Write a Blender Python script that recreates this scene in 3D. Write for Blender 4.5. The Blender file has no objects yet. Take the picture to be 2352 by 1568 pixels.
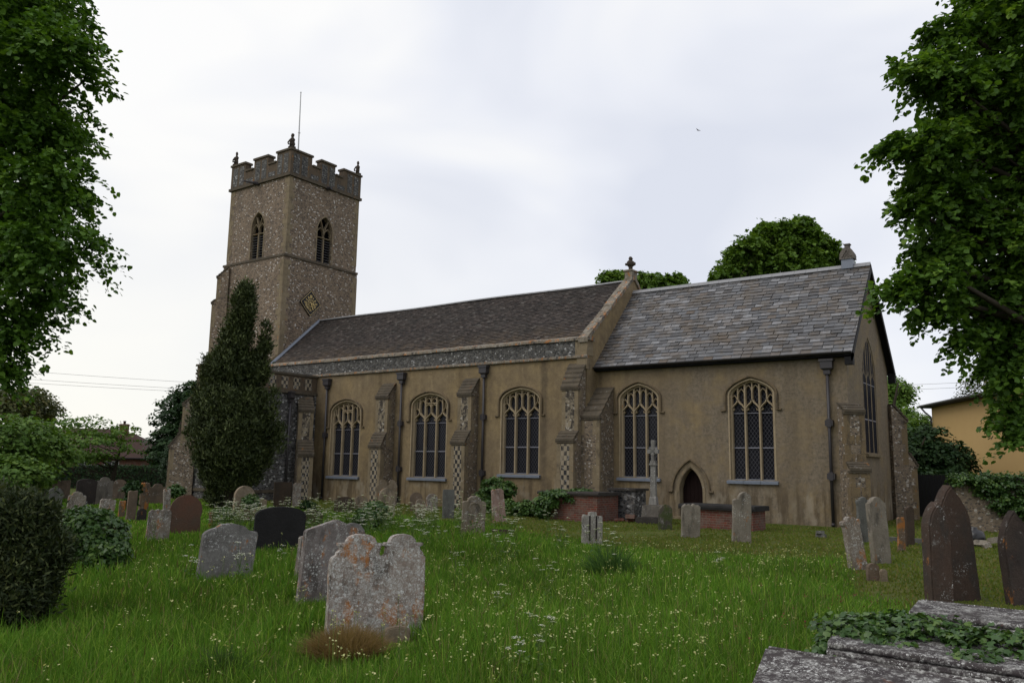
import bpy, bmesh, math, random
import numpy as np
from mathutils import Vector, Matrix
from mathutils.geometry import tessellate_polygon
R = math.radians
PI = math.pi
scene = bpy.context.scene
COL = scene.collection

# ------------------------------------------------------------------ camera
YAW, PITCH, ROLL = 0.621, 0.151, 0.017
fw = Vector((-math.sin(YAW)*math.cos(PITCH), math.cos(YAW)*math.cos(PITCH), math.sin(PITCH)))
rt = Vector((math.cos(YAW), math.sin(YAW), 0)); up = rt.cross(fw)
rt2 = math.cos(ROLL)*rt+math.sin(ROLL)*up; up2 = -math.sin(ROLL)*rt+math.cos(ROLL)*up
CAMLOC = Vector((6.8915, -29.3671, 1.8))
cd = bpy.data.cameras.new('camera'); cam = bpy.data.objects.new('camera', cd); COL.objects.link(cam)
M = Matrix((rt2, up2, -fw)).transposed().to_4x4(); M.translation = CAMLOC
cam.matrix_world = M
cd.sensor_width = 36; cd.lens = 36*1883.733/2352; cd.clip_end = 3000; cd.clip_start = 0.05
scene.camera = cam

# ------------------------------------------------------------------ world, sun, exposure
SUN_EL, SUN_AZ = R(48), R(205)          # azimuth clockwise from north (+Y)
w = bpy.data.worlds.new('World'); scene.world = w; w.use_nodes = True
nt = w.node_tree; nt.nodes.clear()
def wn(t, **k):
    n = nt.nodes.new(t)
    for a, b in k.items(): setattr(n, a, b)
    return n
out = wn('ShaderNodeOutputWorld'); bg = wn('ShaderNodeBackground'); bg.inputs['Strength'].default_value = 0.1
sky = wn('ShaderNodeTexSky', sky_type='NISHITA', sun_disc=False); sky.sun_elevation = SUN_EL; sky.sun_rotation = SUN_AZ
tc = wn('ShaderNodeTexCoord')
mp = wn('ShaderNodeMapping'); mp.inputs['Scale'].default_value = (1.0, 1.0, 2.2); mp.inputs['Rotation'].default_value = (0.25, 0.1, 0.6)
nz = wn('ShaderNodeTexNoise'); nz.inputs['Scale'].default_value = 2.3; nz.inputs['Detail'].default_value = 3.5; nz.inputs['Roughness'].default_value = .45; nz.inputs['Distortion'].default_value = .5
rp = wn('ShaderNodeValToRGB')
el = rp.color_ramp.elements
el[0].position = .34; el[0].color = (7.2, 7.5, 8.35, 1)
el[1].position = .64; el[1].color = (9.75, 9.7, 9.6, 1)
e = el.new(.47); e.color = (8.3, 8.5, 9.1, 1)
# warm pale band low in the west, where the evening sun sits behind the cloud
sep = wn('ShaderNodeSeparateXYZ')
dotw = wn('ShaderNodeVectorMath', operation='DOT_PRODUCT'); dotw.inputs[1].default_value = (-0.98, 0.2, 0)
mr1 = wn('ShaderNodeMapRange'); mr1.inputs[1].default_value = .62; mr1.inputs[2].default_value = 1.0
mr2 = wn('ShaderNodeMapRange'); mr2.inputs[1].default_value = .42; mr2.inputs[2].default_value = 0.0
mm = wn('ShaderNodeMath', operation='MULTIPLY')
mw = wn('ShaderNodeMix', data_type='RGBA'); mw.inputs[7].default_value = (9.6, 9.4, 8.7, 1)
mc = wn('ShaderNodeMix', data_type='RGBA'); mc.inputs[0].default_value = .93
L = nt.links.new
L(tc.outputs['Generated'], mp.inputs[0]); L(mp.outputs[0], nz.inputs[0]); L(nz.outputs[0], rp.inputs[0])
L(tc.outputs['Generated'], sep.inputs[0]); L(tc.outputs['Generated'], dotw.inputs[0])
L(dotw.outputs['Value'], mr1.inputs[0]); L(sep.outputs[2], mr2.inputs[0]); L(mr1.outputs[0], mm.inputs[0]); L(mr2.outputs[0], mm.inputs[1])
L(mm.outputs[0], mw.inputs[0]); L(rp.outputs[0], mw.inputs[6])
L(sky.outputs[0], mc.inputs[6]); L(mw.outputs[2], mc.inputs[7]); L(mc.outputs[2], bg.inputs[0]); L(bg.outputs[0], out.inputs[0])
sl = bpy.data.lights.new('sun', 'SUN'); sl.energy = 1.1; sl.angle = R(40); sl.color = (1, .95, .86)
so = bpy.data.objects.new('sun', sl); COL.objects.link(so)
sd = Vector((math.sin(SUN_AZ)*math.cos(SUN_EL), math.cos(SUN_AZ)*math.cos(SUN_EL), math.sin(SUN_EL)))
so.rotation_euler = (-sd).to_track_quat('-Z', 'Y').to_euler()
scene.view_settings.view_transform = 'Standard'; scene.view_settings.look = 'None'
scene.view_settings.gamma = 1; scene.view_settings.exposure = 0.10; scene.view_settings.use_curve_mapping = False
scene.render.engine = 'CYCLES'
scene.cycles.max_bounces = 5; scene.cycles.diffuse_bounces = 3; scene.cycles.transparent_max_bounces = 4

# ------------------------------------------------------------------ materials
class MT:
    def __init__(s, name, rough=.9, spec=.25):
        s.m = bpy.data.materials.new(name); s.m.use_nodes = True
        s.t = s.m.node_tree; s.b = s.t.nodes['Principled BSDF']
        s.b.inputs['Roughness'].default_value = rough; s.b.inputs['Specular IOR Level'].default_value = spec
        s._obj = None
    def n(s, t, **k):
        q = s.t.nodes.new(t)
        for a, b in k.items(): setattr(q, a, b)
        return q
    def l(s, a, b): s.t.links.new(a, b)
    def put(s, sock, v):
        if hasattr(v, 'is_output'): s.l(v, sock)
        else:
            if isinstance(v, tuple) and len(v) == 3 and sock.type == 'RGBA': v = (*v, 1)
            sock.default_value = v
    def obj(s, rnd=False):
        c = s.n('ShaderNodeTexCoord').outputs['Object']
        if rnd:
            oi = s.n('ShaderNodeObjectInfo'); a = s.n('ShaderNodeVectorMath', operation='ADD')
            mu = s.math('MULTIPLY', oi.outputs['Random'], 37.0)
            s.l(c, a.inputs[0]); s.l(mu, a.inputs[1]); c = a.outputs[0]
        return c
    def scale(s, v, sc):
        q = s.n('ShaderNodeVectorMath', operation='MULTIPLY'); s.l(v, q.inputs[0]); q.inputs[1].default_value = sc; return q.outputs[0]
    def noise(s, v, sc, det=4, ro=.55, dist=0, col=False):
        q = s.n('ShaderNodeTexNoise'); s.l(v, q.inputs['Vector'])
        q.inputs['Scale'].default_value = sc; q.inputs['Detail'].default_value = det; q.inputs['Roughness'].default_value = ro; q.inputs['Distortion'].default_value = dist
        return q.outputs['Color' if col else 'Fac']
    def voro(s, v, sc, feat='F1', o='Distance', rnd=1):
        q = s.n('ShaderNodeTexVoronoi', feature=feat); s.l(v, q.inputs['Vector']); q.inputs['Scale'].default_value = sc; q.inputs['Randomness'].default_value = rnd
        return q.outputs[o]
    def ramp(s, f, stops, interp='LINEAR'):
        q = s.n('ShaderNodeValToRGB'); q.color_ramp.interpolation = interp; e = q.color_ramp.elements
        while len(e) < len(stops): e.new(.5)
        for i, (p, c) in enumerate(stops):
            e[i].position = p; e[i].color = (c, c, c, 1) if not isinstance(c, tuple) else (*c, 1)
        s.l(f, q.inputs[0]); return q.outputs[0]
    def mix(s, f, a, b, mode='MIX'):
        q = s.n('ShaderNodeMix', data_type='RGBA', blend_type=mode); s.put(q.inputs[0], f); s.put(q.inputs[6], a); s.put(q.inputs[7], b); return q.outputs[2]
    def math(s, op, a, b=0.0, clamp=False):
        q = s.n('ShaderNodeMath', operation=op, use_clamp=clamp); s.put(q.inputs[0], a); s.put(q.inputs[1], b); return q.outputs[0]
    def xyz(s, v):
        q = s.n('ShaderNodeSeparateXYZ'); s.l(v, q.inputs[0]); return q.outputs
    def attr(s, nm, o='Fac'):
        q = s.n('ShaderNodeAttribute'); q.attribute_name = nm; return q.outputs[o]
    def color(s, c): s.put(s.b.inputs['Base Color'], c)
    def bump(s, h, st=.4, d=.02):
        q = s.n('ShaderNodeBump'); q.inputs['Strength'].default_value = st; q.inputs['Distance'].default_value = d
        s.l(h, q.inputs['Height']); s.l(q.outputs[0], s.b.inputs['Normal'])

MATS = {}
def stone(name, base, alt, white=.4, orange=.1, dark=.2, spotscale=16, moss=0.0, ocol=(.33, .13, .03)):
    k = MT(name, .92, .2); v = k.obj(True)
    n1 = k.noise(v, 2.2, 5, .6)
    c = k.mix(k.ramp(n1, [(.35, 0.0), (.65, 1.0)]), base, alt)
    c = k.mix(k.ramp(k.noise(v, 26, 5, .7), [(.3, .55), (.7, .0)]), c, tuple(x*.45 for x in base))
    if dark: c = k.mix(k.math('MULTIPLY', k.ramp(k.noise(k.scale(v, (1, 1, .35)), 5, 6, .65), [(.52, 0.0), (.66, 1.0)]), dark*2.2, True), c, (.045, .04, .036))
    if orange:
        t = .66-orange*.42
        c = k.mix(k.math('MULTIPLY', k.ramp(k.noise(k.scale(v, (1, 1, .6)), 4.5, 8, .68), [(t, 0.0), (t+.05, 1.0)]), .85), c, ocol)
    if white:
        t = .64-white*.24
        pm = k.ramp(k.noise(v, 9, 10, .82), [(t, 0.0), (t+.09, 1.0)])
        fine = k.ramp(k.noise(v, 55, 3, .6), [(.42, .25), (.6, 1.0)])
        c = k.mix(k.math('MULTIPLY', k.math('MULTIPLY', pm, fine), .72), c, (.48, .475, .45))
        gate = k.ramp(k.noise(v, 3.1, 4), [(.66-white*.35, 0.0), (.74-white*.35, 1.0)])
        vj = k.n('ShaderNodeVectorMath', operation='ADD'); k.l(v, vj.inputs[0]); k.l(k.scale(k.noise(v, 30, 3, .6, 0, True), (.05, .05, .05)), vj.inputs[1])
        for sc, am in ((spotscale*1.5, .85), (spotscale*3.4, .8)):
            cl = k.n('ShaderNodeTexVoronoi'); k.l(vj.outputs[0], cl.inputs['Vector']); cl.inputs['Scale'].default_value = sc
            pick = k.ramp(k.xyz(cl.outputs['Color'])[0], [(.58, 0.0), (.6, 1.0)]); d = cl.outputs['Distance']
            sp = k.ramp(d, [(.0, .25), (.12, .15), (.2, 1.0), (.27, .9), (.36, 0.0)])
            c = k.mix(k.math('MULTIPLY', k.math('MULTIPLY', k.math('MULTIPLY', sp, gate), pick), am), c, (.60, .60, .58))
    if moss: c = k.mix(k.ramp(k.noise(v, 4, 6, .6), [(.62-moss*.3, 0.0), (.72-moss*.3, .85)]), c, (.05, .065, .02))
    k.color(c); k.bump(k.noise(v, 22, 7, .7), .25 if name == 'slab' else .7, .012 if name == 'slab' else .03)
    MATS[name] = k.m; return k.m
S = stone
S('dull', (0.189, 0.165, 0.142), (.11, .10, .09), .25, .0, .3)
S('brown', (0.201, 0.147, 0.106), (.11, .085, .065), .2, .06, .3)
S('darkbrown', (.085, .06, .042), (.055, .042, .032), .05, .02, .2)
S('dark', (.05, .04, .038), (.03, .026, .025), .08, .02, .1)
S('black', (.034, .032, .032), (.022, .021, .021), .0, .04, .0, ocol=(.12, .03, .015))
S('lichen', (0.283, 0.236, 0.189), (.19, .15, .12), .62, .22, .3)
S('lichen2', (0.236, 0.206, 0.195), (.155, .13, .12), .55, .22, .3)
S('lichen3', (0.295, 0.236, 0.195), (.20, .16, .135), .85, .34, .35, 15)
S('orange', (.17, .12, .08), (.13, .10, .07), .3, .42, .3)
S('orangeb', (.075, .055, .045), (.04, .032, .03), .2, .12, .3)
S('grey', (0.248, 0.236, 0.224), (.16, .15, .14), .42, .08, .2)
S('greyd', (.15, .15, .14), (.12, .12, .105), .2, .0, .25)
S('greyt', (0.295, 0.26, 0.212), (.19, .165, .13), .28, .1, .35)
S('tan', (0.295, 0.236, 0.171), (.20, .155, .105), .3, .12, .25)
S('tan2', (0.26, 0.218, 0.165), (.19, .15, .10), .42, .1, .3)
S('pale', (.30, .28, .25), (.24, .22, .20), .2, .0, .1)
S('pale2', (0.354, 0.33, 0.295), (.20, .18, .15), .55, .0, .75)
S('pink', (0.33, 0.224, 0.189), (.24, .17, .13), .45, .22, .25)
S('quointan', (.21, .155, .088), (.16, .12, .075), .1, .1, .35)
S('mossy', (.13, .11, .085), (.08, .07, .055), .42, .03, .5, moss=.6)
S('redbrown', (.15, .075, .05), (.11, .08, .06), .05, .0, .12)
S('redbrown2', (.088, .056, .042), (.066, .052, .043), .26, .05, .35)
S('slab', (.066, .056, .056), (.042, .036, .038), .66, .05, .3, 20, ocol=(.14, .06, .035))
S('slabedge', (.05, .045, .04), (.035, .03, .027), .2, .0, .3)
S('dressed', (.27, .215, .14), (.21, .165, .105), .12, .05, .25)
S('trim', (.37, .29, .185), (.42, .345, .235), .06, .04, .10)
S('hood', (.20, .15, .09), (.15, .115, .075), .1, .03, .4)
S('coping', (.25, .215, .165), (.17, .14, .105), .45, .26, .5)
S('parapet', (.135, .10, .068), (.10, .076, .054), .12, .08, .3)
S('weathering', (.12, .098, .07), (.085, .07, .052), .12, .06, .3)
S('crossstone', (.25, .24, .225), (.19, .18, .165), .35, .0, .3)

def flint(name, stops, mortar, sc=9, mw=.10, patch=None, sq=1.5):
    k = MT(name, .75, .35); v = k.obj()
    vv = k.scale(v, (1, 1, sq))
    cell = k.voro(vv, sc, 'F1', 'Color'); x = k.xyz(cell)
    c = k.ramp(x[0], stops, 'CONSTANT')
    ed = k.voro(vv, sc, 'DISTANCE_TO_EDGE')
    jag = k.math('ADD', ed, k.math('MULTIPLY', k.math('SUBTRACT', k.noise(v, 40, 3), .5), .10))
    mo = k.mix(k.noise(v, 1.1, 6, .7), tuple(a*.72 for a in mortar), tuple(min(1, a*1.25) for a in mortar))
    c = k.mix(k.ramp(jag, [(mw*.6, 0.0), (mw*1.3, 1.0)]), mo, c)
    if patch: c = k.mix(k.ramp(k.noise(v, .55, 6, .65), [(.42, 0.0), (.66, .75)]), c, patch)
    c = k.mix(k.ramp(k.noise(k.scale(v, (1, 1, .25)), 1.3, 5, .6), [(.5, 0.0), (.75, .5)]), c, (.05, .042, .035))
    k.color(c); k.bump(ed, .6, .03)
    MATS[name] = k.m
flint('flint_tower', [(0, (.06, .048, .04)), (.2, (.16, .118, .083)), (.42, (.20, .147, .10)), (.62, (.105, .083, .063)), (.76, (.24, .19, .14)), (.93, (.50, .47, .43))], (.17, .122, .08), 9.6, .09, sq=1.75)
flint('flint_parapet', [(0, (.018, .019, .021)), (.35, (.045, .046, .048)), (.62, (.08, .08, .08)), (.82, (.14, .14, .135)), (.95, (.34, .34, .34))], (.10, .092, .078), 10, .08)
flint('flint_porch', [(0, (.018, .02, .024)), (.4, (.05, .052, .058)), (.62, (.09, .09, .095)), (.8, (.16, .16, .16)), (.92, (.34, .34, .34))], (.11, .10, .09), 9, .07)
flint('flint_buttress', [(0, (.06, .05, .042)), (.2, (.14, .11, .08)), (.48, (.20, .16, .115)), (.72, (.10, .085, .07)), (.88, (.36, .335, .30))], (.185, .14, .095), 11, .09)

def render_wall():
    k = MT('ochre_render', .93, .15); v = k.obj(); x = k.xyz(v)
    c = k.mix(k.ramp(k.noise(v, .5, 6, .62), [(.36, 0.0), (.64, 1.0)]), (.27, .198, .098), (.21, .162, .10))
    c = k.mix(k.ramp(k.noise(v, 1.6, 8, .72), [(.44, 0.0), (.66, .75)]), c, (.115, .086, .056))
    c = k.mix(k.ramp(k.noise(v, 1.3, 8, .7, 1.0), [(.56, 0.0), (.68, .6)]), c, (.34, .265, .15))
    c = k.mix(k.ramp(k.noise(v, 7, 8, .8), [(.45, 0.0), (.66, .6)]), c, (.105, .078, .048))
    c = k.mix(k.ramp(k.noise(v, 24, 6, .8), [(.42, .0), (.68, .5)]), c, (.33, .255, .16))
    c = k.mix(k.ramp(k.noise(v, 48, 4, .8), [(.5, .0), (.7, .5)]), c, (.085, .062, .04))
    # grey-brown weathering of the exposed, eastern part of the wall and the splash zone near the ground
    east = k.n('ShaderNodeMapRange'); k.l(x[0], east.inputs[0]); east.inputs[1].default_value = -9.8; east.inputs[2].default_value = -5.5
    ef = k.math('MULTIPLY', k.math('MULTIPLY', east.outputs[0], .95), k.ramp(k.noise(v, .8, 6, .65), [(.36, .15), (.56, 1.0)]))
    c = k.mix(ef, c, k.mix(k.ramp(k.noise(v, 9, 8, .8), [(.4, 0.0), (.62, 1.0)]), (.225, .182, .136), (.108, .093, .068)))
    # streaks of rain stain
    st = k.noise(k.scale(v, (2.4, 2.4, .22)), 1.7, 5, .6)
    low = k.n('ShaderNodeMapRange'); k.l(x[2], low.inputs[0]); low.inputs[1].default_value = 1.5; low.inputs[2].default_value = .9
    c = k.mix(k.math('MULTIPLY', k.ramp(st, [(.44, 0.0), (.6, .75)]), k.math('ADD', k.math('MULTIPLY', low.outputs[0], .8), .22)), c, (.085, .063, .040))
    c = k.mix(k.math('MULTIPLY', k.ramp(k.noise(k.scale(v, (1, 1, .5)), 1.9, 6, .6), [(.52, 0.0), (.66, .7)]), low.outputs[0]), c, (.29, .25, .19))
    # one long damp run down the wall right of the third nave window, another left of the corner buttress, and a pale drip above a window
    wob = k.math('ADD', x[0], k.math('MULTIPLY', k.math('SUBTRACT', k.noise(k.scale(v, (0, 0, 1)), 1.4, 4), .5), .35))
    for x0, hw, amt, cc in ((-11.86, .24, .8, (.085, .066, .046)), (-21.35, .2, .6, (.10, .074, .046)), (-16.35, .22, .55, (.10, .074, .046)), (-9.65, .12, .6, (.08, .06, .04)), (-6.9, .3, .35, (.11, .085, .058)), (-1.9, .35, .35, (.11, .088, .06))):
        d = k.math('DIVIDE', k.math('ABSOLUTE', k.math('SUBTRACT', wob, x0)), hw)
        c = k.mix(k.math('MULTIPLY', k.ramp(d, [(.35, 1.0), (1.0, 0.0)]), k.math('MULTIPLY', k.ramp(k.noise(v, 5, 6, .7), [(.3, .45), (.6, 1.0)]), amt)), c, cc)
    k.color(c); k.bump(k.noise(v, 30, 6, .7), .5, .02); MATS['render'] = k.m
    k = MT('yellow_render', .9, .15); v = k.obj()
    k.color(k.mix(k.noise(v, 1.5, 5), (.50, .335, .145), (.55, .375, .17))); k.bump(k.noise(v, 60, 3), .2); MATS['yellow'] = k.m
render_wall()

def roofs():
    k = MT('slate', .55, .45); v = k.obj(); t = k.attr('tint')
    c = k.ramp(t, [(0, (.055, .052, .052)), (.3, (.095, .097, .105)), (.55, (.138, .14, .148)), (.74, (.112, .096, .084)), (.88, (.215, .218, .23)), (1, (.095, .07, .05))])
    c = k.mix(k.ramp(k.noise(v, 1.1, 6, .68), [(.47, 0.0), (.64, .8)]), c, (.09, .070, .050))
    c = k.mix(k.ramp(k.noise(v, 6, 7, .75), [(.53, 0.0), (.68, .75)]), c, (.055, .05, .047))
    c = k.mix(k.ramp(k.noise(v, 2.6, 8, .7), [(.63, 0.0), (.71, .5)]), c, (.20, .14, .06))
    c = k.mix(k.ramp(k.noise(v, 19, 6, .8), [(.6, 0.0), (.7, .5)]), c, (.36, .36, .35))
    k.color(c); k.bump(k.noise(v, 25, 5, .7), .3, .01); MATS['slate'] = k.m
    k = MT('clay_tile', .85, .25); v = k.obj(); t = k.attr('tint')
    c = k.ramp(t, [(0, (.030, .026, .025)), (.4, (.050, .041, .037)), (.75, (.064, .051, .045)), (.95, (.082, .068, .06)), (1, (.13, .12, .11))])
    c = k.mix(k.ramp(k.noise(v, .8, 6, .65), [(.42, 0.0), (.66, .6)]), c, (.042, .038, .034))
    z = k.xyz(v)[2]; lo = k.n('ShaderNodeMapRange'); k.l(z, lo.inputs[0]); lo.inputs[1].default_value = 8.2; lo.inputs[2].default_value = 6.8
    c = k.mix(k.math('MULTIPLY', lo.outputs[0], k.ramp(k.noise(v, 2.5, 7, .7), [(.42, 0.0), (.6, .7)])), c, (.15, .105, .06))
    c = k.mix(k.ramp(k.noise(v, 14, 6, .8), [(.64, 0.0), (.74, .45)]), c, (.24, .23, .215))
    k.color(c); k.bump(k.noise(v, 25, 5, .7), .4, .01); MATS['tile'] = k.m
    k = MT('red_tile', .85, .25); v = k.obj(); c = k.mix(k.noise(v, 3, 6, .7), (.055, .027, .020), (.035, .022, .018)); k.color(c); MATS['redtile'] = k.m
roofs()

def plain(name, c, c2=None, rough=.6, spec=.4, sc=8, bump=0, metal=0):
    k = MT(name, rough, spec); v = k.obj()
    k.color(k.mix(k.noise(v, sc, 6, .65), c, c2 or tuple(a*.6 for a in c))); k.b.inputs['Metallic'].default_value = metal
    if bump: k.bump(k.noise(v, sc*4, 5), bump, .01)
    MATS[name] = k.m
plain('iron', (.022, .021, .028), (.04, .034, .034), .5, .5, 5)
plain('lead', (.20, .23, .29), (.14, .155, .19), .5, .5, 4, .2)
plain('leadgrey', (.27, .27, .28), (.19, .19, .195), .6, .4, 3)
plain('oak', (.017, .009, .008), (.008, .005, .005), .85, .08, 6, .3)
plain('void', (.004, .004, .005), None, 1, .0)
plain('blackboard', (.014, .013, .014), None, .6, .3)
plain('gold', (.85, .66, .28), (.7, .5, .2), .45, .5)
plain('louvre', (.085, .085, .09), (.045, .042, .045), .8, .3, 9)
plain('pole', (.55, .55, .56), (.45, .45, .46), .5, .4)
plain('bar', (.22, .22, .26), None, .5, .4)
plain('wire', (.10, .10, .11), None, .6, .3)
plain('bark', (.055, .045, .034), (.03, .026, .02), .95, .1, 9, .6)
plain('blackpaint', (.010, .010, .011), (.006, .006, .007), .7, .2)
plain('plastic_black', (.012, .012, .014), (.02, .02, .022), .35, .5)
plain('white_frame', (.6, .6, .6), None, .5, .4)
plain('bird', (.015, .013, .012), None, .8, .2)
plain('statue', (.075, .06, .048), (.05, .042, .035), .95, .1, 10, .6)

def glass():
    k = MT('leaded_glass', .3, .18); v = k.obj(); x = k.xyz(v)
    h = k.math('ADD', x[0], x[1]); a = k.math('MULTIPLY', h, 1/.135); b = k.math('MULTIPLY', x[2], 1/.19)
    lines = None
    for op in ('ADD', 'SUBTRACT'):
        f = k.math('FRACT', k.math(op, a, b)); d = k.math('ABSOLUTE', k.math('SUBTRACT', f, .5))
        g = k.ramp(d, [(.41, 0.0), (.45, 1.0)])
        lines = g if lines is None else k.math('MAXIMUM', lines, g)
    cell = k.noise(v, 6, 2)
    c = k.mix(lines, k.mix(cell, (.006, .006, .008), (.014, .014, .018)), (.062, .062, .072))
    k.color(c); k.b.inputs['Specular IOR Level'].default_value = 0; k.b.inputs['Roughness'].default_value = .9
    gl = k.n('ShaderNodeBsdfGlossy'); gl.inputs['Roughness'].default_value = .12; bp = k.n('ShaderNodeBump'); bp.inputs['Strength'].default_value = .5; bp.inputs['Distance'].default_value = .02
    q = k.voro(v, 7, 'F1', 'Color'); k.l(k.xyz(q)[0], bp.inputs['Height']); k.l(bp.outputs[0], gl.inputs['Normal'])
    ms = k.n('ShaderNodeMixShader'); k.l(k.math('MULTIPLY', k.math('SUBTRACT', 1.0, lines), .012), ms.inputs[0]); k.l(k.b.outputs[0], ms.inputs[1]); k.l(gl.outputs[0], ms.inputs[2]); k.l(ms.outputs[0], k.t.nodes['Material Output'].inputs[0])
    MATS['glass'] = k.m
    k = MT('plain_glass', .1, .5); k.color((.012, .012, .015)); MATS['pane'] = k.m
glass()

def bricks():
    k = MT('red_brick', .9, .2); v = k.obj(); x = k.xyz(v)
    cb = k.n('ShaderNodeCombineXYZ'); k.l(k.math('ADD', x[0], x[1]), cb.inputs[0]); k.l(x[2], cb.inputs[1])
    br = k.n('ShaderNodeTexBrick'); k.l(cb.outputs[0], br.inputs[0]); br.inputs['Scale'].default_value = 1
    br.inputs['Brick Width'].default_value = .23; br.inputs['Row Height'].default_value = .075; br.inputs['Mortar Size'].default_value = .008
    br.inputs['Color1'].default_value = (.17, .045, .03, 1); br.inputs['Color2'].default_value = (.10, .04, .032, 1); br.inputs['Mortar'].default_value = (.16, .13, .10, 1)
    c = k.mix(k.ramp(k.noise(v, 2.6, 6, .7), [(.46, 0.0), (.62, .65)]), br.outputs['Color'], (.14, .115, .095))
    c = k.mix(k.ramp(k.noise(v, 9, 6, .7), [(.5, 0.0), (.7, .5)]), c, (.05, .03, .026))
    k.color(c); k.bump(k.math('SUBTRACT', 1.0, br.outputs['Fac']), .5, .01); MATS['brick'] = k.m
    k = MT('flushwork', .8, .3); v = k.obj()
    ck = k.n('ShaderNodeTexChecker'); k.l(k.scale(v, (1, 1, .72)), ck.inputs[0]); ck.inputs['Scale'].default_value = 7.4
    fl = k.ramp(k.xyz(k.voro(v, 14, 'F1', 'Color'))[0], [(0, (.025, .024, .024)), (.6, (.07, .06, .05)), (.9, (.2, .19, .18))], 'CONSTANT')
    st = k.mix(k.noise(v, 5, 6, .7), (.31, .26, .185), (.21, .17, .12))
    dn = k.noise(v, 1.7, 3)
    c = k.mix(ck.outputs['Fac'], fl, st); k.color(k.mix(k.ramp(dn, [(.55, 0.0), (.68, .75)]), c, st)); k.bump(k.noise(v, 20, 4), .4)
    MATS['flushwork'] = k.m
    k = MT('flint_and_stone', .85, .25); v = k.obj()
    fl = k.ramp(k.xyz(k.voro(v, 11, 'F1', 'Color'))[0], [(0, (.05, .042, .035)), (.4, (.12, .10, .075)), (.7, (.20, .17, .125)), (.93, (.33, .30, .26))], 'CONSTANT')
    st = k.mix(k.noise(v, 5, 6, .7), (.30, .25, .175), (.20, .165, .115))
    k.color(k.mix(k.ramp(k.noise(k.scale(v, (1, 1, .6)), 4, 5, .6), [(.52, 0.0), (.6, 1.0)]), fl, st)); k.bump(k.noise(v, 20, 4), .5); MATS['flint_and_stone'] = k.m
bricks()

def leafmat(name, stops, trans=.3, rough=.55, spec=.2):
    k = MT(name, rough, spec); t = k.attr('tint')
    c = k.ramp(t, stops)
    k.color(c)
    tr = k.n('ShaderNodeBsdfTranslucent'); k.l(k.mix(1.0, c, (1.25, 1.25, .55), 'MULTIPLY'), tr.inputs[0])
    ms = k.n('ShaderNodeMixShader'); ms.inputs[0].default_value = trans
    k.l(k.b.outputs[0], ms.inputs[1]); k.l(tr.outputs[0], ms.inputs[2]); k.l(ms.outputs[0], k.t.nodes['Material Output'].inputs[0])
    MATS[name] = k.m
leafmat('leaf_lime', [(0, (.028, .066, .012)), (.5, (.064, .140, .018)), (.85, (.115, .22, .028)), (1, (.18, .30, .04))])
leafmat('leaf_lime_fresh', [(0, (.028, .064, .012)), (.5, (.068, .142, .02)), (.85, (.125, .228, .032)), (1, (.19, .30, .045))], .38)
leafmat('leaf_far', [(0, (.042, .088, .016)), (.5, (.09, .17, .024)), (1, (.16, .255, .04))])
leafmat('leaf_dark', [(0, (.012, .030, .012)), (.6, (.022, .052, .016)), (1, (.045, .085, .024))], .2)
leafmat('leaf_yew', [(0, (.017, .027, .010)), (.55, (.040, .056, .018)), (1, (.105, .13, .042))], .1, .6, .2)
leafmat('leaf_bush', [(0, (.010, .018, .007)), (.6, (.025, .038, .011)), (1, (.08, .095, .028))], .12, .6, .2)
leafmat('leaf_ivy', [(0, (.022, .054, .014)), (.6, (.048, .105, .022)), (1, (.12, .19, .042))], .2, .38, .4)
leafmat('leaf_cherry', [(0, (.042, .092, .015)), (.6, (.085, .162, .025)), (1, (.15, .23, .04))], .3)
leafmat('leaf_brown', [(0, (.036, .050, .014)), (.6, (.068, .084, .022)), (1, (.13, .115, .04))], .25)
leafmat('leaf_blue', [(0, (.020, .045, .022)), (1, (.05, .085, .04))], .15)
leafmat('stalk', [(0, (.05, .10, .02)), (1, (.12, .17, .04))], .2)
leafmat('petal', [(0, (.5, .52, .42)), (1, (.78, .78, .72))], .3, .7, .2)
leafmat('petal_yellow', [(0, (.30, .34, .12)), (1, (.62, .60, .30))], .3, .7, .2)
leafmat('petal_red', [(0, (.10, .012, .02)), (1, (.22, .03, .05))], .2, .7, .2)
def grassmats():
    k = MT('grass_blades', .7, .08); c = k.attr('col', 'Color'); k.color(c)
    tr = k.n('ShaderNodeBsdfTranslucent'); k.l(k.mix(1.0, c, (1.2, 1.25, .5), 'MULTIPLY'), tr.inputs[0])
    ms = k.n('ShaderNodeMixShader'); ms.inputs[0].default_value = .35
    k.l(k.b.outputs[0], ms.inputs[1]); k.l(tr.outputs[0], ms.inputs[2]); k.l(ms.outputs[0], k.t.nodes['Material Output'].inputs[0]); MATS['grass'] = k.m
    k = MT('turf', .95, .1); v = k.obj()
    c = k.mix(k.ramp(k.noise(v, .7, 6, .6), [(.35, 0.0), (.65, 1.0)]), (.060, .095, .018), (.105, .108, .030))
    c = k.mix(k.ramp(k.noise(v, 13, 5, .7), [(.4, 0.0), (.7, .6)]), c, (.045, .05, .014))
    k.color(c); k.bump(k.noise(v, 40, 4), .6, .03); MATS['turf'] = k.m
grassmats()

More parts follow.
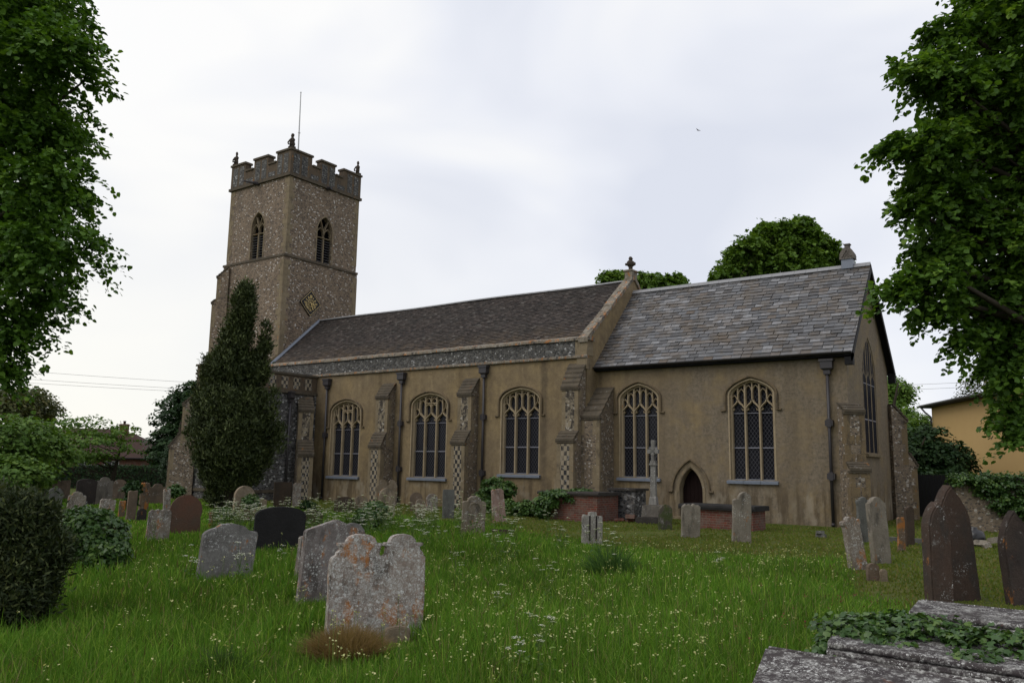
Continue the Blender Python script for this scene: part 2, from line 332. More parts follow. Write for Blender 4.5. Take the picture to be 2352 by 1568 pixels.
# ------------------------------------------------------------------ builders
class MB:
    def __init__(s): s.v = []; s.f = []; s.t = []; s.mi = []; s.cur = 0
    def add(s, vs, fs, tint=None):
        o = len(s.v); s.v += [tuple(p) for p in vs]
        for f in fs: s.f.append(tuple(i+o for i in f)); s.t.append(.5 if tint is None else tint); s.mi.append(s.cur)
    def box(s, x0, x1, y0, y1, z0, z1, M=None, tint=None):
        p = [Vector((x, y, z)) for z in (z0, z1) for y in (y0, y1) for x in (x0, x1)]
        if M is not None: p = [M @ q for q in p]
        s.add(p, [(0, 2, 3, 1), (4, 5, 7, 6), (0, 1, 5, 4), (2, 6, 7, 3), (0, 4, 6, 2), (1, 3, 7, 5)], tint)
    def prism(s, poly, P, d0, d1, tint=None):       # poly of (a,b); P(a,b,d) -> 3D
        n = len(poly)
        tri = tessellate_polygon([[Vector((a, b, 0)) for a, b in poly]])
        s.add([P(a, b, d0) for a, b in poly]+[P(a, b, d1) for a, b in poly],
              [tuple(t) for t in tri]+[tuple(i+n for i in reversed(t)) for t in tri]+[(i, (i+1) % n, (i+1) % n+n, i+n) for i in range(n)], tint)
    def panel(s, outer, holes, P, reveal=.35):      # a wall skin with openings and their reveals
        polys = [outer]+holes
        tri = tessellate_polygon([[Vector((a, b, 0)) for a, b in q] for q in polys])
        s.add([P(a, b, 0) for q in polys for a, b in q], [tuple(t) for t in tri])
        for q in holes:
            n = len(q); s.add([P(a, b, 0) for a, b in q]+[P(a, b, reveal) for a, b in q], [(i, (i+1) % n, (i+1) % n+n, i+n) for i in range(n)])
    def stroke(s, pts, wd, P, d0, d1, ch=.35, closed=False):
        n = len(pts); prof = [(-.5, d1), (-.5, d0+(d1-d0)*ch), (-.28, d0), (.28, d0), (.5, d0+(d1-d0)*ch), (.5, d1)]
        vs = []
        for i, (a, b) in enumerate(pts):
            pa = pts[i-1] if i or closed else pts[i]; pb = pts[(i+1) % n] if i < n-1 or closed else pts[i]
            tx, tz = pb[0]-pa[0], pb[1]-pa[1]; l = math.hypot(tx, tz) or 1; nx, nz_ = -tz/l, tx/l
            for q, d in prof: vs.append(P(a+nx*q*wd, b+nz_*q*wd, d))
        fs = []; m = len(prof)
        for i in range(n if closed else n-1):
            j = (i+1) % n
            for q in range(m-1): fs.append((i*m+q, i*m+q+1, j*m+q+1, j*m+q))
        if not closed: fs += [tuple(range(m)), tuple(reversed(range((n-1)*m, n*m)))]
        s.add(vs, fs)
    def tube(s, pts, rad, sides=8, cap=True):
        pts = [Vector(p) for p in pts]; n = len(pts)
        if not hasattr(rad, '__len__'): rad = [rad]*n
        vs = []
        ref = Vector((0, 0, 1)) if abs((pts[-1]-pts[0]).normalized().z) < .9 else Vector((1, 0, 0))
        for i, p in enumerate(pts):
            t = (pts[min(i+1, n-1)]-pts[max(i-1, 0)]).normalized(); a = t.cross(ref).normalized(); b = t.cross(a)
            for k in range(sides):
                q = 2*PI*k/sides; vs.append(p+(a*math.cos(q)+b*math.sin(q))*rad[i])
        fs = [(i*sides+k, i*sides+(k+1) % sides, (i+1)*sides+(k+1) % sides, (i+1)*sides+k) for i in range(n-1) for k in range(sides)]
        if cap: fs += [tuple(reversed(range(sides))), tuple(range((n-1)*sides, n*sides))]
        s.add(vs, fs)
    def lathe(s, prof, c, sides=12, sx=1, sy=1, jit=0, rnd=random):
        vs = []
        for r, z in prof:
            for k in range(sides):
                q = 2*PI*k/sides; rr = r*(1+jit*(rnd.random()-.5)); vs.append((c[0]+rr*math.cos(q)*sx, c[1]+rr*math.sin(q)*sy, c[2]+z))
        n = len(prof)
        s.add(vs, [(i*sides+k, i*sides+(k+1) % sides, (i+1)*sides+(k+1) % sides, (i+1)*sides+k) for i in range(n-1) for k in range(sides)]+[tuple(reversed(range(sides))), tuple(range((n-1)*sides, n*sides))])
    def build(s, name, m, parent=None, smooth=False, tint=False, fix=True):
        me = bpy.data.meshes.new(name); me.from_pydata(s.v, [], s.f); [me.materials.append(MATS[k]) for k in (m if isinstance(m, (list, tuple)) else [m])]
        me.polygons.foreach_set('material_index', s.mi)
        if tint:
            a = me.attributes.new('tint', 'FLOAT', 'FACE'); a.data.foreach_set('value', s.t)
        if fix:
            bm = bmesh.new(); bm.from_mesh(me); bmesh.ops.recalc_face_normals(bm, faces=bm.faces); bm.to_mesh(me); bm.free()
        if smooth: me.polygons.foreach_set('use_smooth', [True]*len(me.polygons))
        o = bpy.data.objects.new(name, me); COL.objects.link(o)
        if parent: o.parent = parent
        return o
def tag(o, label=None, cat=None, group=None, kind=None):
    if label: o['label'] = label
    if cat: o['category'] = cat
    if group: o['group'] = group
    if kind: o['kind'] = kind
    return o
def thing(name, label, cat, loc=(0, 0, 0), rz=0, group=None):
    o = bpy.data.objects.new(name, None); COL.objects.link(o); o.location = loc; o.rotation_euler = (0, 0, rz); o.empty_display_size = .2
    return tag(o, label, cat, group)
def frame(O, U, N):
    O, U, N = Vector(O), Vector(U), Vector(N)
    return lambda a, b, d=0: O+U*a+Vector((0, 0, b))-N*d

# ---- masses of leaves and grass, written straight into mesh arrays
def quad_cloud(name, V, nq, m, attr=None, col=None, parent=None):
    """V: (n, k, 3) vertices per leaf; nq: list of quads on those k vertices"""
    n, k, _ = V.shape; q = np.array(nq, np.int32)
    F = (np.arange(n, dtype=np.int32)[:, None, None]*k+q[None]).reshape(-1, 4)
    me = bpy.data.meshes.new(name); me.vertices.add(n*k); me.vertices.foreach_set('co', V.astype(np.float32).ravel())
    me.loops.add(F.size); me.loops.foreach_set('vertex_index', F.ravel()); me.polygons.add(len(F))
    me.polygons.foreach_set('loop_start', np.arange(0, F.size, 4, dtype=np.int32)); me.update(calc_edges=True)
    if attr is not None:
        a = me.attributes.new('tint', 'FLOAT', 'FACE'); a.data.foreach_set('value', np.repeat(attr, len(q)).astype(np.float32))
    if col is not None:
        a = me.attributes.new('col', 'FLOAT_COLOR', 'FACE'); c4 = np.ones((n, 4), np.float32); c4[:, :3] = col; a.data.foreach_set('color', np.repeat(c4, len(q), 0).ravel())
    me.materials.append(MATS[m]); o = bpy.data.objects.new(name, me); COL.objects.link(o)
    if parent: o.parent = parent
    return o
LEAF = np.array([(0, 0, 0), (-.36, .22, .07), (-.34, .62, .05), (0, 1, -.04), (.34, .62, .05), (.36, .22, .07)])
LEAFQ = [(0, 3, 2, 1), (0, 5, 4, 3)]
LOBED = np.array([(0, .0, 0), (-.5, .12, .05), (-.52, .55, .02), (-.16, .62, -.02), (0, 1, -.1), (.16, .62, -.02), (.52, .55, .02), (.5, .12, .05)])
LOBEDQ = [(0, 3, 2, 1), (0, 5, 4, 3), (0, 7, 6, 5)]
SPRAY = np.array([(0, 0, 0), (-.16, .4, .02), (0, 1, 0), (.16, .4, .02)]); SPRAYQ = [(0, 3, 2, 1)]
def frames(rs, N, T):
    N = N/np.linalg.norm(N, axis=1)[:, None]; T = T-N*(T*N).sum(1)[:, None]; T = T/(np.linalg.norm(T, axis=1)[:, None]+1e-9)
    return np.cross(T, N), T, N
def put_leaves(rs, Pc, N, T, size, shape):
    A, B, Nn = frames(rs, N, T); s = size[:, None, None]
    return Pc[:, None, :]+s*(shape[None, :, 0, None]*A[:, None]+shape[None, :, 1, None]*B[:, None]+shape[None, :, 2, None]*Nn[:, None])
def sphere(rs, n):
    d = rs.normal(size=(n, 3)); return d/np.linalg.norm(d, axis=1)[:, None]
STONES=[
((-33.937, -10.117),0.598,0.709,0.1,1.479,'round','dull',0,
 'dull grey round-topped headstone at the far left end of the row before the hedge'),
((-31.445, -10.603),0.885,0.849,0.1,1.377,'flat','brown',0,
 'wide pale brown flat-topped headstone behind the leaning grey stone near the hedge'),
((-26.241, -12.111),0.75,1.026,0.12,1.44,'seg','dark',0,
 'dark blackish headstone with gently curved top behind a lichen speckled stone'),
((-23.544, -13.825),0.594,0.637,0.1,1.36,'shoulder','lichen',1,
 'small lichen speckled shouldered headstone in front of the blackish stone near the hedge'),
((-25.084, -13.909),0.561,0.735,0.1,1.382,'round','greyd',5,
 'smooth grey rounded headstone leaning to the right, left front of the far rows'),
((-26.503, -11.218),0.631,1.089,0.12,1.335,'shoulder','dull',0,
 'tall grey-brown shouldered headstone right of the blackish headstone'),
((-30.174, -8.504),0.638,0.911,0.1,1.32,'round','brown',0,
 'brown rounded headstone just left of the ivy-wrapped column of stone'),
((-19.51, -14.897),0.474,0.554,0.1,1.418,'jagged','lichen',4,
 'low broken lichen-spotted headstone with a sloping top in the left rows'),
((-18.632, -14.87),0.188,0.517,0.09,1.403,'flat','orange',0,
 'narrow stumpy orange-stained stone left of the thin brown headstone'),
((-17.365, -15.299),0.275,0.875,0.1,1.482,'flat','brown',0,
 'thin tall brown headstone at the foot of dark hanging ivy'),
((-21.711, -12.309),0.329,1.001,0.12,1.469,'jagged','orange',0,
 'tall slim headstone with bright orange and yellow lichen among the left rows'),
((-16.825, -15.265),0.278,0.36,0.08,1.383,'round','dark',0,
 'dark little rounded footstone before the slim orange-lichened headstone'),
((-25.384, -9.55),0.669,0.842,0.1,1.282,'shoulder','brown',0,
 'brown shouldered headstone in the back row between the slim orange stone and the ivy ball'),
((-20.758, -11.978),0.248,0.79,0.1,1.446,'flat','lichen',-2,
 'narrow pale lichened headstone left of the big red-brown disc-topped headstone'),
((-11.834, -17.05),0.775,0.959,0.12,1.251,'disc','redbrown',0,
 'red-brown headstone with a full round top like a disc, white flowers at its foot'),
((-10.634, -18.534),0.497,0.714,0.1,1.366,'jagged','lichen',2,
 'squarish lichen-crusted headstone with a chipped flat top, left of the red-brown disc-topped stone'),
((-14.494, -13.387),0.634,1.08,0.14,1.365,'round','tan',2,
 'pale tan round-topped headstone with ivy on its right, beside the dark yew'),
((-12.825, -15.631),0.112,0.461,0.065,1.486,'jagged','orange',0,
 'short weathered pinkish pillar stone left of a low ivy clump under the yew'),
((-15.141, -12.283),0.382,0.655,0.1,1.348,'jagged','tan',3,
 'pale broken pointed headstone to the right of the ivy-hung tan stone'),
((-21.099, -6.528),0.738,1.002,0.12,1.148,'flat','darkbrown',0,
 'square dark brown headstone before the flint porch wall'),
((-20.77, -6.058),0.352,0.972,0.1,1.22,'round','lichen',0,
 'narrow pale speckled headstone touching the right of the square dark brown stone'),
((-29.982, 0.354),0.934,2.193,0.1,1.154,'round','pale',0,
 'tall smooth pale grey slab with rounded top against the flint porch wall'),
((-4.147, -21.392),0.845,0.857,0.12,1.329,'softshoulder','grey',5,
 'grey headstone with rounded centre and sloped shoulders, leaning right, alone in the long grass'),
((-6.969, -18.08),1.023,0.9,0.14,1.149,'seg','black',0,
 'wide black headstone with a low curved top and one small reddish patch'),
((-11.803, -13.017),0.617,0.468,0.12,1.114,'round','darkbrown',0,
 'low brown curved stone peeping out right of the wide black headstone'),
((-1.478, -21.708),0.842,1.063,0.13,1.266,'peak','lichen2',4,
 'grey headstone with a pointed gable top, lichened, just behind the double headstone'),
((-3.674, -19.223),0.398,0.798,0.12,1.155,'round','grey',2,
 'round-topped grey headstone mostly hidden behind the gable-topped grey headstone'),
((-3.073, -20.663),0.426,0.704,0.12,1.289,'flat','lichen',3,
 'narrow lichened stone edge showing left of the gable-topped grey headstone'),
((0.508, -22.843),1.044,1.058,0.13,1.089,'double','lichen3',1,
 'large lichen-crusted double headstone with twin rounded tops, nearest in the grass'),
((0.804, -22.821),0.263,0.147,0.1,1.011,'seg','tan',0,
 'low rounded footstone at the right foot of the double headstone'),
((-19.129, -2.379),0.933,1.124,0.1,1.029,'double','tan',0,
 'weathered tan twin-topped headstone before the first nave buttress from the porch'),
((-12.572, -9.164),0.55,1.023,0.12,1.029,'round','tan',1,
 'tan round-topped headstone directly in front of the weathered twin-topped one'),
((-17.713, -5.31),0.539,0.52,0.1,1.058,'round','tan',0,
 'low pale domed stone left of the tan headstones below the nave wall'),
((-16.755, -7.13),0.745,0.554,0.1,1.078,'round','darkbrown',0,
 'low dark brown rounded stone half hidden by white flowers below the first nave window'),
((-15.5, -4.453),0.511,0.716,0.1,0.994,'disc','brown',0,
 'brown round-topped stone against the nave wall under the second window'),
((-15.12, -3.944),0.478,0.669,0.1,0.975,'round','lichen',0,
 'pale lichened rounded stone right of the brown round-topped stone under the second nave window'),
((-11.853, -8.291),0.32,0.673,0.1,0.989,'round','tan',0,
 'small tan headstone in front of the brown round stone and its pale lichened neighbour'),
((-11.541, -7.2),0.408,0.986,0.1,1.008,'flat','greyd',0,
 'grey-green flat-topped headstone among the white flowers below the second nave buttress'),
((-6.261, -12.565),0.605,1.043,0.14,0.978,'shoulder','tan2',1,
 'tan shouldered headstone with a carved round panel among thick white flowers'),
((-19.09, 3.899),0.384,0.671,0.1,0.977,'flat','tan',0,
 'small square tan stone peeping above the carved shouldered headstone'),
((-9.443, -7.078),0.509,1.06,0.12,1.016,'taper','pink',-6,
 'tapering pink and white lichened headstone leaning left before green shrubs'),
((-3.345, -11.581),0.5,0.747,0.14,0.871,'triple','pale2',1,
 'short pale headstone eroded into three upright ribs, on the edge of the mown grass'),
((-4.019, -6.001),0.412,0.737,0.14,0.821,'round','mossy',3,
 'dark mossy crumbling rounded headstone with a split foot, right of the stone cross'),
((-2.34, -7.997),0.501,0.881,0.14,0.757,'jagged','greyt',1,
 'upright grey headstone with a broken pale top edge in front of the chancel door'),
((-2.468, -7.729),0.2,0.433,0.08,0.757,'round','dark',0,
 'small dark footstone set before the broken-topped grey headstone'),
((-0.778, -8.404),0.472,1.251,0.14,0.735,'halfshoulder','greyt',1,
 'tall grey one-shouldered headstone in front of the low brick tomb'),
((-0.724, -8.347),0.268,0.404,0.08,0.697,'round','dark',0,
 'small dark round footstone before the tall one-shouldered headstone'),
((2.963, -12.433),0.353,0.966,0.16,0.839,'scroll','lichen',-7,
 'weathered scroll-topped headstone leaning left by the church corner, front of its group'),
((1.652, -6.047),0.362,1.156,0.12,0.832,'scroll','greyd',0,
 'scroll-topped grey headstone behind the left-leaning weathered one'),
((3.074, -10.941),0.382,1.311,0.16,0.868,'pointed','greyt',-2,
 'tall narrow grey headstone with stepped pointed top by the church corner'),
((2.91, -7.926),0.169,0.771,0.097,0.794,'flat','orange',0,
 'slim orange-edged headstone beside a darker stone near the low kerb'),
((2.737, -5.958),0.223,0.96,0.128,0.787,'round','darkbrown',0,
 'dark brown headstone with a moss-topped shoulder behind the slim orange-edged stone'),
((4.902, -16.263),0.349,1.41,0.197,0.849,'gothic','redbrown2',-1,
 'shorter and nearer stone of the reddish brown pointed pair at right'),
((5.062, -15.412),0.547,1.645,0.2,0.828,'gothic','redbrown2',-7,
 'taller reddish brown pointed headstone behind its shorter twin at right, leaning left'),
((3.562, -14.016),0.199,0.274,0.1,0.737,'round','brown',0,
 'brown rounded footstone low in the grass below the scroll-topped headstones'),
((3.732, -14.005),0.128,0.186,0.074,0.726,'round','tan',0,
 'tiny tan stone against the brown rounded footstone in the grass'),
((5.843, -15.236),0.508,1.291,0.16,0.807,'gothic','orangeb',-3,
 'orange and dark brown pointed headstone cut off by the right edge of the picture'),
((5.341, -11.084),0.17,0.508,0.098,0.695,'flat','dark',0,
 'short dark stone left of the orange and dark brown headstone at the right edge'),
((-6.18, -22.182),0.449,0.764,0.14,1.417,'round','pink',0,
 'pinkish headstone almost swallowed by a mound of ivy at left'),
]
LOBES={
'LEFT_TREE':[([-6.765, -24.284, 8.832], [1.31, 1.31, 0.76]), ([-5.599, -24.131, 7.818], [0.88, 0.88, 0.52]), ([-7.142, -23.911, 7.39], [1.27, 1.27, 0.78]), ([-5.992, -23.844, 6.774], [0.67, 0.67, 0.4]), ([-5.685, -23.843, 5.947], [0.75, 0.75, 0.46]), ([-7.39, -23.617, 6.2], [1.15, 1.15, 0.64]), ([-5.599, -23.726, 4.986], [0.74, 0.74, 0.4]), ([-7.575, -23.577, 5.277], [1.07, 1.07, 0.64]), ([-6.43, -23.477, 4.468], [0.61, 0.61, 0.37]), ([-6.91, -23.725, 3.955], [0.71, 0.71, 0.48]), ([-6.853, -23.802, 3.258], [0.41, 0.41, 0.37]), ([-9.543, -24.369, 8.631], [1.69, 1.69, 1.69]), ([-9.741, -24.012, 5.968], [1.69, 1.69, 1.69]), ([-11.264, -25.523, 8.215], [2.31, 2.31, 2.31]), ([-11.491, -25.115, 5.172], [2.16, 2.16, 2.0]), ([-8.959, -23.934, 3.886], [0.95, 0.95, 0.88])],
'RIGHT_TREE':[([6.181, -16.211, 8.536], [0.8, 0.8, 0.61]), ([5.587, -17.026, 7.965], [0.34, 0.34, 0.28]), ([5.52, -17.202, 7.319], [0.51, 0.51, 0.31]), ([6.096, -16.06, 7.403], [0.83, 0.83, 0.64]), ([5.212, -17.669, 7.303], [0.27, 0.27, 0.18]), ([5.301, -17.179, 6.359], [0.48, 0.48, 0.38]), ([5.036, -17.596, 6.244], [0.27, 0.27, 0.21]), ([6.002, -15.692, 6.408], [0.84, 0.84, 0.71]), ([5.326, -16.809, 5.802], [0.52, 0.52, 0.37]), ([5.056, -17.31, 5.455], [0.27, 0.27, 0.19]), ([5.898, -15.932, 5.294], [0.76, 0.76, 0.57]), ([5.276, -16.804, 4.922], [0.4, 0.4, 0.27]), ([5.178, -17.04, 4.481], [0.48, 0.48, 0.25]), ([4.848, -17.379, 4.362], [0.24, 0.24, 0.14]), ([5.837, -15.823, 4.483], [0.63, 0.63, 0.51]), ([5.23, -16.805, 4.088], [0.33, 0.33, 0.21]), ([5.885, -15.551, 3.878], [0.48, 0.48, 0.45]), ([5.485, -16.43, 3.722], [0.24, 0.24, 0.22]), ([5.874, -15.831, 3.335], [0.34, 0.34, 0.34]), ([5.893, -15.369, 2.935], [0.33, 0.33, 0.32]), ([5.93, -15.883, 2.496], [0.22, 0.22, 0.18]), ([6.989, -14.374, 7.125], [1.36, 1.36, 1.9]), ([6.789, -14.014, 4.439], [1.16, 1.16, 1.63]), ([8.177, -13.168, 6.552], [1.79, 1.79, 2.21]), ([5.614, -16.518, 6.681], [0.44, 0.44, 0.31]), ([5.631, -16.46, 7.097], [0.38, 0.38, 0.32]), ([5.501, -16.379, 5.504], [0.44, 0.44, 0.38]), ([4.952, -17.87, 7.386], [0.13, 0.13, 0.08]), ([4.816, -17.747, 6.21], [0.15, 0.15, 0.1]), ([4.652, -17.513, 4.328], [0.15, 0.15, 0.07])],
'YEW':[([-19.484, -10.14, 8.239], [0.3, 0.3, 0.34]), ([-19.655, -10.175, 7.772], [0.4, 0.4, 0.57]), ([-19.247, -10.08, 7.492], [0.2, 0.2, 0.33]), ([-19.765, -10.114, 7.024], [0.44, 0.44, 0.7]), ([-19.222, -9.286, 6.672], [0.08, 0.08, 0.61]), ([-19.177, -9.404, 6.141], [0.2, 0.2, 0.4]), ([-19.944, -10.102, 6.276], [0.6, 0.6, 0.75]), ([-20.099, -10.424, 6.076], [0.27, 0.27, 0.67]), ([-20.217, -10.125, 5.359], [0.94, 0.94, 0.81]), ([-19.376, -9.511, 5.294], [0.44, 0.44, 0.7]), ([-20.803, -10.618, 5.087], [0.27, 0.27, 0.7]), ([-20.226, -9.869, 3.952], [1.38, 1.38, 0.97]), ([-18.704, -9.169, 4.039], [0.13, 0.13, 0.66]), ([-21.141, -10.765, 3.916], [0.2, 0.2, 0.75]), ([-20.232, -9.687, 2.958], [1.61, 1.61, 1.01]), ([-18.618, -8.848, 2.647], [0.13, 0.13, 0.7]), ([-21.471, -10.785, 2.757], [0.13, 0.13, 0.63]), ([-20.3, -9.565, 2.046], [1.54, 1.54, 0.84]), ([-20.522, -9.578, 1.264], [1.11, 1.11, 0.7]), ([-20.849, -9.677, 0.545], [0.54, 0.54, 0.54])],
'BEHIND_BIG':[([-9.828, 25.729, 15.649], [3.12, 3.12, 2.97]), ([-12.139, 24.111, 15.454], [1.78, 1.78, 1.49]), ([-12.924, 22.491, 14.467], [0.88, 0.88, 0.73]), ([-7.384, 27.413, 15.993], [1.25, 1.25, 1.43]), ([-8.557, 25.086, 17.295], [1.46, 1.46, 1.31]), ([-10.833, 25.819, 17.972], [1.27, 1.27, 1.06]), ([-11.335, 23.217, 16.661], [0.99, 0.99, 0.82]), ([-7.519, 25.906, 16.884], [0.99, 0.99, 0.82]), ([-8.244, 25.121, 18.31], [0.76, 0.76, 0.53]), ([-6.513, 26.783, 16.04], [0.64, 0.64, 0.53]), ([-9.573, 24.228, 17.994], [0.82, 0.82, 0.53]), ([-12.081, 22.767, 16.213], [0.64, 0.64, 0.53])],
'BEHIND_SMALL':[([-20.965, 22.795, 15.333], [1.27, 1.27, 0.83]), ([-21.46, 22.384, 15.637], [0.76, 0.76, 0.51]), ([-19.419, 23.924, 15.207], [1.27, 1.27, 0.96]), ([-17.862, 25.032, 15.239], [1.08, 1.08, 0.7]), ([-17.45, 25.267, 15.562], [0.57, 0.57, 0.45]), ([-18.947, 24.378, 14.588], [2.23, 2.23, 1.27]), ([-19.96, 22.235, 15.52], [0.69, 0.69, 0.38])],
'DARK_LEFT':[([-49.787, 6.722, 4.326], [1.81, 1.81, 2.96]), ([-48.861, 7.076, 5.969], [1.32, 1.32, 1.97]), ([-48.725, 5.306, 2.657], [1.43, 1.43, 1.91]), ([-48.13, 7.779, 5.01], [1.97, 1.97, 2.96])],
'CONIFER':[([-39.37, -0.191, 1.337], [0.53, 0.53, 1.19]), ([-39.322, -0.279, 1.993], [0.35, 0.35, 0.93])],
'CHERRY':[([-35.566, -7.872, 3.757], [1.23, 1.23, 0.29]), ([-33.684, -7.724, 3.514], [0.87, 0.87, 0.26]), ([-33.692, -6.456, 3.356], [0.94, 0.94, 0.27]), ([-36.416, -8.395, 3.3], [1.34, 1.34, 0.58]), ([-35.101, -8.055, 3.19], [1.1, 1.1, 0.26]), ([-34.092, -7.882, 2.797], [1.85, 1.85, 0.37]), ([-36.672, -8.391, 2.304], [1.23, 1.23, 0.49]), ([-33.789, -7.537, 2.116], [1.31, 1.31, 0.26]), ([-33.179, -6.557, 2.534], [0.84, 0.84, 0.31]), ([-33.37, -7.4, 2.983], [0.98, 0.98, 0.44]), ([-34.417, -7.964, 1.995], [1.09, 1.09, 0.3])],
'BUSHY_LEFT':[([-48.854, -5.221, 5.248], [2.21, 2.21, 1.16]), ([-47.427, -6.488, 4.183], [1.86, 1.86, 1.59]), ([-49.756, -3.302, 4.84], [1.15, 1.15, 1.0])],
'GREEN_LEFT':[([-32.161, -12.607, 2.197], [2.1, 2.1, 1.53]), ([-32.14, -11.318, 2.037], [1.57, 1.57, 1.28]), ([-32.301, -13.909, 1.977], [2.23, 2.23, 1.86]), ([-29.777, -13.185, 1.11], [1.44, 1.44, 0.9])],
'FRONT_BUSH':[([-2.581, -25.246, 0.72], [0.48, 0.48, 0.56]), ([-2.936, -25.289, 0.923], [0.49, 0.49, 0.49]), ([-2.212, -25.114, 0.761], [0.27, 0.27, 0.29]), ([-2.214, -25.196, 0.528], [0.32, 0.32, 0.28]), ([-2.299, -25.347, 0.344], [0.4, 0.4, 0.24]), ([-3.434, -25.339, 0.614], [0.67, 0.67, 0.67]), ([-2.023, -24.992, 0.831], [0.13, 0.13, 0.1]), ([-2.343, -25.161, 1.176], [0.27, 0.27, 0.18])],
'SHRUB_RIGHT':[([-0.603, 12.435, 2.317], [0.91, 0.91, 1.41]), ([0.004, 13.993, 2.961], [1.14, 1.14, 1.24]), ([1.279, 13.794, 2.257], [0.91, 0.91, 1.01]), ([-0.078, 11.75, 1.341], [1.18, 1.18, 0.79]), ([0.882, 12.433, 1.361], [1.08, 1.08, 0.69])],
'TREE_NE':[([-3.714, 26.772, 6.86], [1.24, 1.24, 0.88]), ([-3.315, 24.901, 5.093], [1.19, 1.19, 1.06]), ([-2.407, 20.894, 3.386], [1.47, 1.47, 1.47]), ([-1.718, 23.717, 4.232], [0.89, 0.89, 0.89])],
'BIRCH_RIGHT':[([0.517, 39.521, 8.074], [1.75, 1.75, 1.43]), ([1.791, 40.487, 7.786], [1.75, 1.75, 1.43]), ([-0.592, 38.909, 7.108], [1.11, 1.11, 0.96]), ([1.206, 42.216, 9.601], [1.32, 1.32, 0.99])],
'SHRUB_WALL':[([-13.159, -2.258, 0.93], [0.63, 0.63, 0.46]), ([-13.544, -2.467, 0.574], [0.39, 0.39, 0.42]), ([-12.688, -2.156, 0.856], [0.35, 0.35, 0.35]), ([-10.613, -3.918, 0.26], [0.55, 0.55, 0.32]), ([-11.487, -3.664, 0.215], [0.46, 0.46, 0.36]), ([-12.768, -3.333, 0.2], [0.34, 0.34, 0.34])],
'IVY_MOUND':[([-6.442, -22.272, 0.638], [0.49, 0.49, 0.36]), ([-6.029, -22.231, 0.338], [0.29, 0.29, 0.31]), ([-7.044, -22.306, 0.513], [0.27, 0.27, 0.32]), ([-6.744, -22.275, 0.829], [0.32, 0.32, 0.18]), ([-6.182, -22.35, 0.389], [0.21, 0.21, 0.24])],
'IVY_COLUMN':[([-20.613, -13.419, 0.841], [0.21, 0.21, 0.24]), ([-20.182, -13.667, 0.49], [0.15, 0.15, 0.27])],
'IVY_BALL':[([-27.226, -7.505, 0.452], [0.31, 0.31, 0.26])],
'IVY_TAN':[([-14.005, -13.505, 0.644], [0.21, 0.21, 0.2])],
'IVY_CLUMP':[([-13.038, -15.12, 0.339], [0.27, 0.27, 0.19])],
'BUSH_PORCH':[([-18.794, -7.137, 0.146], [0.29, 0.29, 0.19])],
'TOMB_IVY':[([-9.05, -4.852, 0.595], [0.4, 0.4, 0.27]), ([-8.755, -4.324, 0.896], [0.71, 0.71, 0.11]), ([-9.153, -4.994, 0.297], [0.24, 0.24, 0.27]), ([-8.446, -3.492, 0.954], [0.47, 0.47, 0.08]), ([-7.632, -3.973, 0.658], [0.12, 0.12, 0.21]), ([-8.254, -4.553, 0.707], [0.21, 0.21, 0.09])],
'FLOWER_BUSH':[([-8.385, -14.162, 0.382], [0.4, 0.4, 0.35]), ([-8.375, -13.955, 0.646], [0.27, 0.27, 0.22])],
}
# ------------------------------------------------------------------ ground
def ground():
    m = MB(); n = 44
    xs = [-900, -300, -120]+[-80+4*i for i in range(40)]+[120, 300, 900]
    vs = [(x, y, 0 if abs(x+10) > 60 or abs(y) > 60 else -.03+.05*math.sin(x*.7+y*.3)*math.sin(y*.55)*(1 if y < -6 else .2)) for y in xs for x in xs]
    k = len(xs); m.add(vs, [(j*k+i, j*k+i+1, (j+1)*k+i+1, (j+1)*k+i) for j in range(k-1) for i in range(k-1)])
    o = m.build('ground', 'turf', smooth=True); tag(o, 'grassy churchyard ground', kind='structure')
ground()

# ------------------------------------------------------------------ the church
church = thing('church', 'flint and ochre-rendered medieval church with battlemented west tower, tiled nave and slated chancel', 'church')
Wc, yc = 6.62, 3.31
Lc, Ln, dn = 9.79, 30.74, .8
NY = -dn; NN = Wc+dn
SOUTH = lambda y: frame((0, y, 0), (1, 0, 0), (0, -1, 0))
EAST = lambda x: frame((x, 0, 0), (0, 1, 0), (1, 0, 0))

def g_arch(t, kind):
    t = min(1, abs(t))
    if kind == 'pointed': return math.sqrt(max(0, 1-((1+t)/2)**2))/.866
    if kind == 'round': return math.sqrt(max(0, 1-t*t))
    if kind == 'four': return .55*math.sqrt(max(0, 1-t**2.6))+.45*(1-t**1.15)
    return .70*math.sqrt(max(0, 1-t**3))+.30*(1-t**1.3)
def arch_z(x, cx, wd, zsp, zap, kind): return zsp+(zap-zsp)*g_arch((x-cx)/(wd/2), kind)
def arch_line(cx, wd, zsp, zap, kind, n=20):
    pts = []
    for i in range(n+1):
        q = PI*i/n; x = cx+wd/2*math.cos(q); pts.append((x, arch_z(x, cx, wd, zsp, zap, kind)))
    pts[0] = (cx+wd/2, zsp); pts[-1] = (cx-wd/2, zsp)
    return pts
def opening(cx, wd, z0, zsp, zap, kind): return [(cx-wd/2, z0), (cx+wd/2, z0)]+arch_line(cx, wd, zsp, zap, kind)

